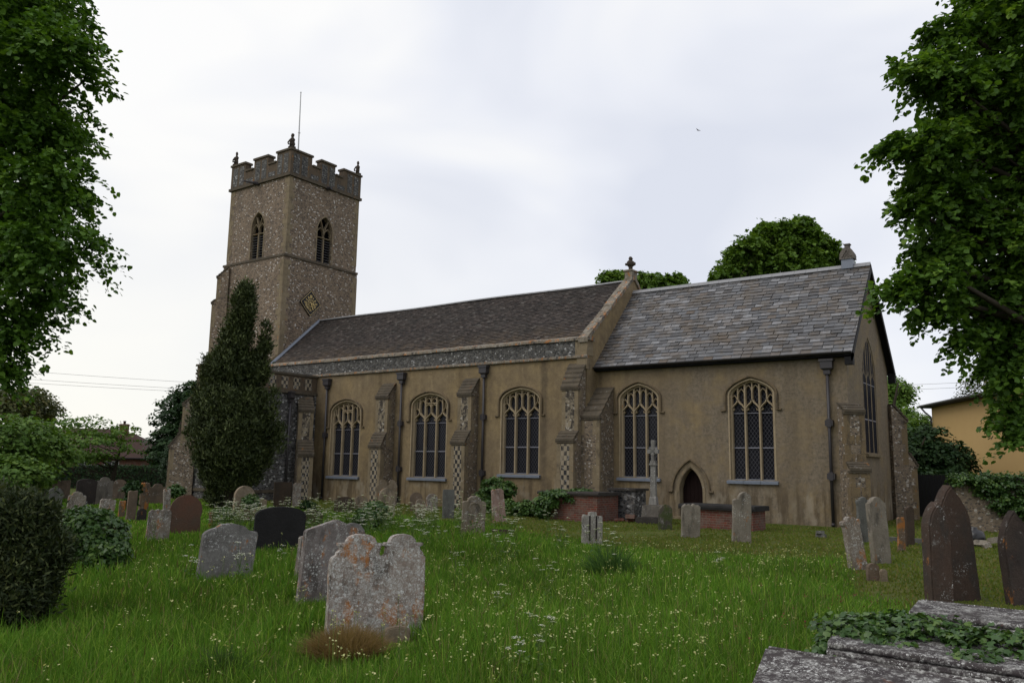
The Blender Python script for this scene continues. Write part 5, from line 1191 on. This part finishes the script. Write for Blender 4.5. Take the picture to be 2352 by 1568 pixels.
def tree(name, label, cat, lobes, base, seed, mat, clusters, per, csize, lsize, shape=LEAF, q=LEAFQ, trunk_r=.2, limbs=14, group=None, bark=True, top=None, **kw):
    V, tint, cc = (spray_arrays(seed, lobes, clusters, per, csize, lsize, shape, base) if kw.pop('spray', False) else crown_arrays(seed, lobes, clusters, per, csize, lsize, shape, **kw))
    t = thing(name, label, cat, (base[0], base[1], 0), 0, group); off = np.array([base[0], base[1], 0.])
    quad_cloud('crown' if bark else 'foliage', V-off, q, mat, attr=tint, parent=t)
    if bark:
        rs = random.Random(seed); C_ = np.mean([l[0] for l in lobes], 0); top = top or (C_[0], C_[1], max(l[0][2]+l[1][2]*.4 for l in lobes))
        tp = Vector(top)-Vector(off); m = MB(); n = 7
        pts = [Vector((0, 0, -.2)).lerp(tp, i/n)+Vector((math.sin(i*1.7+seed)*.08, math.cos(i*1.3)*.08, 0))*(i > 0)*trunk_r*4 for i in range(n+1)]
        m.tube(pts, [trunk_r*(1.25-1.1*i/n) for i in range(n+1)], 9); m.build('trunk', 'bark', t, smooth=True)
        idx = rs.sample(range(len(cc)), min(limbs, len(cc))); m = MB()
        for i in idx:
            e = Vector(cc[i]-off); s = min(max(.15, (e.z-.35*(Vector((e.x, e.y)).length))/max(tp.z, .1)), .92)
            st = Vector((0, 0, 0)).lerp(tp, s); r0 = trunk_r*(1.1-s)*.32
            mid = st.lerp(e, .55)+Vector((0, 0, .12*(e-st).length))*rs.uniform(-.2, 1)
            m.tube([st, st.lerp(mid, .55), mid, mid.lerp(e, .6), e], [r0, r0*.8, r0*.6, r0*.4, r0*.15], 6)
        m.build('limb', 'bark', t, smooth=True)
    return t
Lb = lambda k: LOBES[k]
tree('lime_tree', 'large dark green leafy tree filling the left edge of the picture', 'tree', Lb('LEFT_TREE')+[([-10.5, -24.6, 11.5], [3, 3, 2.2]), ([-7.6, -24.3, 10.6], [1.7, 1.6, 1.2])], (-11.6, -25.6), 11, 'leaf_lime', 7600, 34, .50, .075, LEAF*np.array([1.25, 1, 1]), LEAFQ, .36, 110, spray=True)
tree('lime_tree', 'large fresh green tree reaching in from the right edge with layered boughs', 'tree', Lb('RIGHT_TREE')+[([8.5, -13.2, 10.2], [2.6, 2.6, 1.9]), ([6.6, -15.6, 9.9], [1.3, 1.3, .9])], (9.0, -12.4), 23, 'leaf_lime_fresh', 6200, 32, .44, .075, LEAF*np.array([1.25, 1, 1]), LEAFQ, .34, 150, spray=True)
tree('yew_tree', 'tall ragged dark yew with a double spire in front of the porch', 'tree', Lb('YEW'), (-20.5, -9.6), 7, 'leaf_yew', 4200, 30, .19, .15, SPRAY, SPRAYQ, .24, 12, flat=1.3, droop=-.5, upw=.25, shell=.5, upT=1.3, jit=.7, tjit=.5)
tree('sycamore_tree', 'big round-headed green tree behind the chancel ridge', 'tree', Lb('BEHIND_BIG'), (-14.0, 20), 31, 'leaf_far', 2200, 24, .95, .21, LOBED, LOBEDQ, .4, 16, top=(-13.5, 20, 11), spray=True)
tree('sycamore_tree', 'green treetop showing just above the nave gable cross', 'tree', Lb('BEHIND_SMALL'), (-27, 22), 32, 'leaf_far', 1000, 24, .85, .20, LOBED, LOBEDQ, .35, 12, spray=True)
tree('bushy_tree', 'dense very dark green tree left of the tower and yew', 'tree', Lb('DARK_LEFT'), (-46.5, 4), 33, 'leaf_dark', 900, 26, .5, .19, LOBED, LOBEDQ, .3, 8)
tree('conifer', 'small blue-green conical conifer before the dark tree left of the yew', 'conifer', Lb('CONIFER'), (-34.9, -3.2), 34, 'leaf_blue', 260, 24, .22, .16, SPRAY, SPRAYQ, .08, 4, flat=1, upT=.8, droop=0)
tree('cherry_tree', 'small spreading green tree with low forked dark branches before the brick house', 'tree', Lb('CHERRY'), (-34.5, -6.6), 35, 'leaf_cherry', 190, 20, .42, .15, LEAF, LEAFQ, .13, 26, flat=.3, top=(-34.3, -6.3, 3.0))
tree('bushy_tree', 'brownish green bushy tree low on the left skyline', 'tree', Lb('BUSHY_LEFT'), (-46, -10), 36, 'leaf_brown', 420, 24, .5, .2, LEAF, LEAFQ, .2, 8)
tree('bushy_tree', 'broad mid-green tree with dark underside at the left edge behind the far gravestones', 'tree', Lb('GREEN_LEFT'), (-33, -12.5), 37, 'leaf_cherry', 620, 26, .5, .17, LEAF, LEAFQ, .2, 16)
tree('yew_bush', 'dark olive clipped yew bush in the left foreground', 'shrub', Lb('FRONT_BUSH'), (-3.4, -24.6), 38, 'leaf_bush', 4600, 28, .13, .066, SPRAY, SPRAYQ, .06, 10, flat=1.2, droop=-.5, upw=.3, shell=.72, upT=.7, jit=.7)
tree('shrub', 'large dark evergreen shrub between the chancel and the ochre house', 'shrub', Lb('SHRUB_RIGHT'), (-1.0, 12.5), 39, 'leaf_dark', 620, 26, .4, .17, LEAF, LEAFQ, .15, 8)
tree('sycamore_tree', 'pale green tree peeping out behind the far corner of the chancel', 'tree', Lb('TREE_NE'), (-4, 24), 40, 'leaf_far', 800, 22, .7, .18, LOBED, LOBEDQ, .25, 10)
tree('birch_tree', 'feathery thin-twigged tree above the roof of the ochre house', 'tree', Lb('BIRCH_RIGHT'), (5, 40), 41, 'leaf_brown', 300, 26, .6, .14, LEAF, LEAFQ, .2, 20, droop=1.2)
def shrub(name, label, cat, k, seed, mat, clusters, per, csize, lsize, shape=LEAF, q=LEAFQ, group=None, base=None, **kw):
    L_ = LOBES[k] if isinstance(k, str) else k; b = base or (L_[0][0][0], L_[0][0][1])
    V, tint, cc = crown_arrays(seed, L_, clusters, per, csize, lsize, shape, **kw)
    o = quad_cloud(name, V-np.array([b[0], b[1], 0.]), q, mat, attr=tint); o.location = (b[0], b[1], 0); return tag(o, label, cat, group)
shrub('shrub', 'bright green leafy shrub under the nave window right of the second buttress', 'shrub', 'SHRUB_WALL', 51, 'leaf_ivy', 420, 22, .14, .10)
shrub('ivy', 'mound of ivy swallowing a headstone at left', 'ivy', 'IVY_MOUND', 52, 'leaf_ivy', 900, 16, .12, .065, LOBED, LOBEDQ, shell=.8, upw=.5)
shrub('ivy', 'dark ivy hanging over a column of stone among the left rows', 'ivy', 'IVY_COLUMN', 53, 'leaf_dark', 160, 16, .12, .10)
shrub('ivy', 'round ball of ivy capping a stone left of the yew', 'ivy', 'IVY_BALL', 54, 'leaf_ivy', 150, 16, .12, .10)
shrub('ivy', 'ivy clump clinging to the right side of the pale tan headstone by the yew', 'ivy', 'IVY_TAN', 55, 'leaf_ivy', 120, 16, .09, .07)
shrub('ivy', 'low dark ivy clump beside the pinkish pillar stone', 'ivy', 'IVY_CLUMP', 56, 'leaf_ivy', 160, 16, .10, .07)
shrub('shrub', 'small dark rounded bush in front of the porch buttress', 'shrub', 'BUSH_PORCH', 57, 'leaf_dark', 150, 16, .10, .07)
shrub('ivy', 'ivy draped over the left end of the crumbling brick tomb', 'ivy', 'TOMB_IVY', 58, 'leaf_ivy', 420, 18, .12, .085)
shrub('shrub', 'leafy green clump rising among the white flowers in the middle of the churchyard', 'shrub', 'FLOWER_BUSH', 59, 'leaf_ivy', 380, 18, .10, .07)
shrub('ivy', 'thick ivy trailing over the middle slab tomb in the right foreground', 'ivy', [([5.15, -21.95, .52], [.33, .30, .13]), ([5.6, -21.85, .58], [.45, .24, .10]), ([6.2, -21.95, .55], [.45, .26, .09]), ([6.7, -22.1, .5], [.45, .4, .10]), ([5.45, -22.25, .50], [.22, .12, .04]), ([6.05, -22.4, .50], [.16, .14, .04]), ([5.0, -22.1, .3], [.12, .4, .22]), ([5.2, -22.62, .3], [.3, .06, .14]), ([6.5, -22.7, .25], [.35, .08, .2]), ([7.3, -22.1, .5], [.5, .4, .1])],
    60, 'leaf_ivy', 900, 9, .08, .052, LOBED, LOBEDQ, shell=.55, upw=1.0, jit=.4)
dirw = Vector((math.cos(ang), math.sin(ang), 0))
shrub('ivy', 'dense ivy covering the top of the boundary wall at right', 'ivy', [([a.x+dirw.x*t_, a.y+dirw.y*t_-.05, z], [.45, .28, h]) for t_, z, h in ((.2, 1.62, .22), (.8, 1.66, .26), (1.4, 1.6, .3), (2.0, 1.5, .42), (2.6, 1.4, .5), (3.2, 1.45, .5), (3.8, 1.5, .4), (.9, 1.35, .3), (1.2, 1.0, .35), (1.7, .7, .4), (2.0, .9, .4), (2.6, .7, .4), (3.2, .8, .45), (3.8, .8, .5), (4.4, 1.5, .4), (5.2, 1.5, .4))], 61, 'leaf_ivy', 1300, 16, .13, .085)
def hedge(label, a, b, h, wd, seed, mat, n, lsize=.12):
    a, b = np.array(a), np.array(b); rs = np.random.RandomState(seed)
    t_ = rs.rand(n); side = rs.randint(0, 3, n); x = np.where(side == 0, -wd/2, np.where(side == 1, wd/2, rs.uniform(-wd/2, wd/2, n))); z = np.where(side == 2, h, rs.rand(n)*h)
    d = (b-a)/np.linalg.norm(b-a); nn = np.array([d[1], -d[0]])
    Pt = np.c_[a[0]+(b[0]-a[0])*t_+nn[0]*x, a[1]+(b[1]-a[1])*t_+nn[1]*x, z]+rs.normal(size=(n, 3))*.05
    N = np.c_[nn[0]*np.sign(x)*(side < 2), nn[1]*np.sign(x)*(side < 2), (side == 2)*1.0]+np.array([0, 0, .4])+rs.normal(size=(n, 3))*.4
    V = put_leaves(rs, Pt, N, rs.normal(size=(n, 3)), lsize*rs.uniform(.6, 1.3, n), LEAF)
    t = thing('hedge', label, 'hedge', (a[0], a[1], 0)); off = np.array([a[0], a[1], 0.])
    quad_cloud('foliage', V-off, LEAFQ, mat, attr=rs.rand(n), parent=t)
    m = MB(); L_ = np.linalg.norm(b-a); Mx = Matrix.Rotation(math.atan2(d[1], d[0]), 4, 'Z'); m.box(0, L_, -wd/2+.1, wd/2-.1, 0, h-.1, Mx); m.build('stems', 'bark', t)
hedge('clipped dark green hedge across the back of the churchyard at left', (-46.5, -14), (-47.5, 9.5), 1.35, 1.0, 71, 'leaf_dark', 16000)
hedge('lower green hedge closing the view right of the chancel', (-3, 16.5), (1.5, 14.2), 1.3, .8, 72, 'leaf_dark', 5000)
# tree line far behind, closing the horizon
tree('bushy_tree', 'far dark trees low behind the hedge at the left edge', 'tree', [([-70, -18, 3], [6, 6, 3.5]), ([-74, -8, 2.5], [5, 5, 3.2])], (-71, -13), 73, 'leaf_dark', 300, 20, 1.0, .4, LEAF, LEAFQ, .3, 6)

# ------------------------------------------------------------------ grass
EDGE = [-6, -6, -7.4, -8.3, -10.6, -12.3, -12.0, -11.4, -13.2, -16.0, -17.6, -18.2]
def in_mown(x, y):
    """short turf round the church: everything north of a ragged line"""
    e = .35*np.sin(x*1.3)+.25*np.sin(x*3.1+1)+.3*np.sin(x*.8+y*2.1)*np.sin(y*1.7)
    edge = np.interp(x, [-60, -22, -11.8, -8.2, -5.2, -3.0, 0.0, 2.3, 3.2, 3.9, 5.2, 9], EDGE)
    return y > edge+e
def edge_gap(x, y):
    return np.interp(x, [-60, -22, -11.8, -8.2, -5.2, -3.0, 0.0, 2.3, 3.2, 3.9, 5.2, 9], EDGE)-y
def grass_field():
    rs = np.random.RandomState(1)
    cx, cy = CAMLOC.x, CAMLOC.y; n = 1900000
    # sample by angle and distance from the standpoint so density falls off with distance
    az = rs.uniform(R(-9), R(82), n); r = 2.6*(46/2.6)**(rs.rand(n)**.86)
    x = cx-r*np.sin(az); y = cy+r*np.cos(az)
    mown = in_mown(x, y+rs.normal(size=len(x))*.35)
    keep = ~((x > -Ln-6) & (x < .1) & (y > -.85) & (y < 8)) & ~((x > -30.3) & (x < -25.8) & (y > -5) & (y < 0))
    keep &= ~(mown & (rs.rand(n) < .62)) & (y < 9)
    keep &= rs.rand(n) < np.interp(r, [2.6, 6, 12, 46], [.24, .3, .36, .5])
    x, y, r, mown = x[keep], y[keep], r[keep], mown[keep]; n = len(x)
    pn = .5+.25*np.sin(x*.9+1.3*np.sin(y*.7))+.25*np.sin(y*1.1+1.7*np.sin(x*.53)); pn2 = .5+.5*np.sin(x*2.3+2*np.sin(y*1.9))*np.sin(y*2.7+x)
    h = np.where(mown, rs.uniform(.025, .06, n), rs.uniform(.12, .29, n)*(.75+.55*pn)*np.where(rs.rand(n) < .06, 1.35, 1))
    fl = np.interp(x, [-14, -7], [.38, 1]); h = np.where(mown, h, h*fl)
    eg = np.clip(edge_gap(x, y)/2.2, .3, 1); h = np.where(mown, h, h*eg)
    near = np.clip((r-2.5)/3, .55, 1); h = h*np.where(mown, 1, near)
    h = np.where((x-1.0)**2+(y+23.7)**2 < .13, h*.12, h)
    ax, ay = x-1.0, y+23.7; al = ax*.72-ay*.69; ac = ax*.69+ay*.72        # trodden ground in front of the straw tuft and the double stone
    h = np.where((al > -.9) & (al < 1.1) & (np.abs(ac) < .75), h*.5, h)
    for (sx, sy), sw, *_ in STONES:            # grass stays thin in the shelter of a stone
        if sy < -9:
            ux, uy = cx-sx, cy-sy; l = math.hypot(ux, uy); h = np.where((x-sx-.22*ux/l)**2+(y-sy-.22*uy/l)**2 < (sw*.5+.15)**2, h*.55, h)
    wd = np.where(mown, .006, .0036)*np.clip(r/5.5, .8, 6)
    a = rs.uniform(0, 2*PI, n); lean = np.where(mown, .3, .75)*rs.rand(n)**2+.05; la = rs.uniform(0, 2*PI, n)
    dx, dy = np.cos(la)*lean, np.sin(la)*lean; wx, wy = np.cos(a)*wd, np.sin(a)*wd
    V = np.zeros((n, 6, 3))
    for i, (t, ww) in enumerate(((0, 1.0), (.55, .8), (1, .12))):
        px, py, pz = x+dx*h*t*t*1.2, y+dy*h*t*t*1.2, h*t*(1-.12*lean*t)-.02
        V[:, 2*i] = np.c_[px-wx*ww, py-wy*ww, pz]; V[:, 2*i+1] = np.c_[px+wx*ww, py+wy*ww, pz]
    g1, g2, g3 = np.array([.058, .142, .016]), np.array([.135, .255, .032]), np.array([.22, .33, .055])
    u = rs.rand(n)[:, None]; v = (.5*pn+.5*pn2)[:, None]
    c = g1*(1-u)+g2*u; c = c*(.62+.66*v); s = rs.rand(n) < .13; c[s] = g3
    s = (rs.rand(n) < .05); c[s] = np.array([.24, .21, .10]); s = rs.rand(n) < .05; c[s] = np.array([.10, .085, .035])
    cm = np.array([.095, .140, .026])*(1-u)+np.array([.155, .170, .042])*u; cm = cm*(.8+.4*v)
    s = rs.rand(n) < .12; cm[s] = np.array([.19, .165, .07])
    c = np.where(mown[:, None], cm, c)
    o = quad_cloud('grass', V, [(0, 1, 3, 2), (2, 3, 5, 4)], 'grass', col=c); tag(o, 'long meadow grass and mown turf', kind='stuff')
grass_field()
def small_flowers(name, label, seed, n, mat, size, zr_, area):
    rs = np.random.RandomState(seed); x, y = [], []
    for (cx, cy, rx, ry, wgt) in area:
        k = int(n*wgt); x.append(cx+rs.normal(size=k)*rx); y.append(cy+rs.normal(size=k)*ry)
    x, y = np.concatenate(x), np.concatenate(y); m_ = ~in_mown(x, y); x, y = x[m_], y[m_]; k = len(x); z = rs.uniform(*zr_, k)
    rep = 4; Pt = np.repeat(np.c_[x, y, z], rep, 0)+rs.normal(size=(k*rep, 3))*size*.8
    V1 = put_leaves(rs, Pt, np.array([0, 0, 1.])+rs.normal(size=(k*rep, 3))*.5, rs.normal(size=(k*rep, 3)), size*rs.uniform(.7, 1.4, k*rep), SPRAY*np.array([3.2, 1, 1]))
    o = quad_cloud(name, V1, SPRAYQ, mat, attr=rs.rand(k*rep)); tag(o, label, kind='stuff')
    S_ = np.zeros((k, 4, 3)); wv = .0025
    S_[:, 0] = np.c_[x-wv, y, 0*z]; S_[:, 1] = np.c_[x+wv, y, 0*z]; S_[:, 2] = np.c_[x+wv, y, z]; S_[:, 3] = np.c_[x-wv, y, z]
    o = quad_cloud('flower_stems', S_, [(0, 1, 2, 3)], 'stalk', attr=rs.rand(k)); tag(o, label.replace('flowers', 'flower stems'), kind='stuff')
small_flowers('meadow_flowers', 'small cream and yellow flowers sprinkled through the grass', 81, 1500, 'petal_yellow', .018, (.22, .42), [(2.6, -22.6, 1.5, 1.8, .32), (-.5, -19, 2.5, 3, .34), (-4, -21, 2.5, 1.5, .14), (1.5, -14.5, 1.4, 1.4, .2)])
small_flowers('clover_flowers', 'red clover flowers near the slab tombs', 82, 60, 'petal_red', .014, (.25, .4), [(4.3, -20, .5, 1.3, .6), (4.2, -17.4, .5, .7, .4)])

# cow parsley: every plant on its own, a few kinds copied about
def parsley_kind(seed, hgt):
    rs = np.random.RandomState(seed); rnd = random.Random(seed)
    t = thing('cow_parsley', 'white-flowered cow parsley standing in the long grass', 'wildflower', (0, 0, -50), 0, 'cow parsley plants in the long grass')
    m = MB(); tips = []
    top = Vector((rnd.uniform(-.06, .06), rnd.uniform(-.06, .06), hgt*.72)); m.tube([(0, 0, -.05), top*.5, top], [.006, .005, .004], 5)
    for k in range(rnd.randint(5, 8)):
        s = rnd.uniform(.45, 1.0); st = top*s; an = rnd.uniform(0, 6.28); l = rnd.uniform(.10, .26)
        e = st+Vector((math.cos(an)*l*.7, math.sin(an)*l*.7, l*1.0+.04)); m.tube([st, st.lerp(e, .5)+Vector((0, 0, -.015)), e], [.0035, .003, .0025], 4); tips.append(e)
    heads = []
    for e in tips:
        Pp = []; heads.append(Pp)
        for j in range(rnd.randint(7, 11)):
            an = rnd.uniform(0, 6.28); rr = .055*math.sqrt(rnd.random()); p = e+Vector((math.cos(an)*rr, math.sin(an)*rr, .03-rr*.25)); m.tube([e, p], [.0018, .0014], 3, False)
            for q in range(5): Pp.append(p+Vector((rnd.uniform(-.012, .012), rnd.uniform(-.012, .012), rnd.uniform(0, .006))))
    m.build('stem', 'stalk', t, tint=True, fix=False)
    for Pp in heads:
      Pp = np.array([tuple(p) for p in Pp]); k = len(Pp)
      V = put_leaves(rs, Pp, np.array([0, 0, 1.])+rs.normal(size=(k, 3))*.25, rs.normal(size=(k, 3)), rs.uniform(.010, .017, k), SPRAY*np.array([3.0, 1, 1]))
      quad_cloud('flower_head', V, SPRAYQ, 'petal', attr=rs.rand(k), parent=t)
    L_ = 44; Pl = np.c_[rs.normal(size=L_)*.06, rs.normal(size=L_)*.06, rs.uniform(.08, hgt*.55, L_)]
    V = put_leaves(rs, Pl, np.array([0, 0, 1.])+rs.normal(size=(L_, 3))*.5, np.c_[Pl[:, :2]*8, rs.normal(size=L_)*.3], rs.uniform(.035, .075, L_), LEAF)
    quad_cloud('leaves', V, LEAFQ, 'leaf_cherry', attr=rs.rand(L_), parent=t)
    return t
kinds = [parsley_kind(200+i, h) for i, h in enumerate((.62, .7, .8, .88, .95, .74))]
rnd = random.Random(77); used = set()
PATCH = [(-7.07, -16.05, 1.0, 16), (-7.44, -14.9, .9, 16), (-4.36, -18.6, .9, 4), (-7.7, -12.34, 1.2, 16), (-5.7, -13.0, .9, 10), (-9.2, -17.2, .8, 12), (-10.4, -16.9, .9, 9), (-10.6, -19.0, .8, 5), (-8.7, -16.2, .7, 10), (-8.2, -16.9, .6, 8), (-8.8, -10.1, 1.2, 14), (-9.2, -11.75, 1.1, 16), (-9.3, -14.3, .9, 12), (-5.3, -15.9, .9, 8), (-11.8, -12.6, 1.2, 12), (-13.0, -14.6, 1.2, 8), (.8, -17.0, 1.6, 5), (-2.6, -17.6, 1.8, 7), (1.6, -20.4, 1.4, 4), (-4.2, -21.6, 1.0, 4), (2.6, -23.8, .5, 3), (-2.5, -14.4, 1.6, 5), (-10.5, -16.5, .45, 10), (-9.5, -17.3, .5, 8), (-9.3, -15.2, .5, 6)]
for (px, py, sp, n) in PATCH:
    for _ in range(int(n*.75)):
        x, y = px+rnd.gauss(0, sp*.7), py+rnd.gauss(0, sp*.7)
        if in_mown(np.array([x]), np.array([y]))[0] or y > -5.5: continue
        k = rnd.randrange(6); src = kinds[k]
        if k in used:
            c = src.copy(); COL.objects.link(c)
            for ch in src.children:
                d = ch.copy(); COL.objects.link(d); d.parent = c
        else: c = src; used.add(k)
        s = rnd.uniform(.8, 1.12)*(.8 if y < -19 else 1); c.location = (x, y, 0); c.rotation_euler = (rnd.uniform(-.12, .12), rnd.uniform(-.12, .12), rnd.uniform(0, 6.28)); c.scale = (s, s, s)
# dry straw mound before the double headstone, thistle in the middle of the meadow
def tuft(name, label, cat, loc, n, h, rad, cols, seed, wd=.006, lean=.9):
    rs = np.random.RandomState(seed); rr = rad*np.sqrt(rs.rand(n)); an = rs.uniform(0, 2*PI, n); x, y = rr*np.cos(an), rr*np.sin(an)
    hh = h*rs.uniform(.5, 1.1, n)*(1-.5*(rr/rad)**2); la = an+rs.normal(size=n)*.8; ln = lean*(.2+rr/rad)*rs.rand(n); a = rs.uniform(0, 6.28, n)
    V = np.zeros((n, 6, 3))
    for i, (t, ww) in enumerate(((0, 1.0), (.55, .8), (1, .15))):
        px, py, pz = x+np.cos(la)*ln*hh*t*t*1.5, y+np.sin(la)*ln*hh*t*t*1.5, hh*(t-.35*ln*t*t)
        V[:, 2*i] = np.c_[px-np.cos(a)*wd*ww, py-np.sin(a)*wd*ww, pz]; V[:, 2*i+1] = np.c_[px+np.cos(a)*wd*ww, py+np.sin(a)*wd*ww, pz]
    u = rs.rand(n)[:, None]; o = quad_cloud(name, V, [(0, 1, 3, 2), (2, 3, 5, 4)], 'grass', col=np.array(cols[0])*(1-u)+np.array(cols[1])*u); o.location = loc; return tag(o, label, cat)
tuft('dry_grass_mound', 'rounded tuft of dry brown grass at the foot of the double headstone', 'grass tuft', (.99, -23.7, 0), 5200, .33, .33, [(.12, .085, .035), (.30, .20, .10)], 91, .003, .9)
tuft('thistle', 'dark bushy thistle clump in the middle of the meadow', 'wildflower', (.33, -17.3, 0), 900, .60, .36, [(.03, .07, .02), (.08, .15, .045)], 92, .010, .9)
tuft('weed_clump', 'coarse dark weed in the very front of the grass', 'weed', (.9, -25.0, 0), 500, .34, .16, [(.03, .06, .02), (.07, .11, .03)], 93, .008, 1.0)
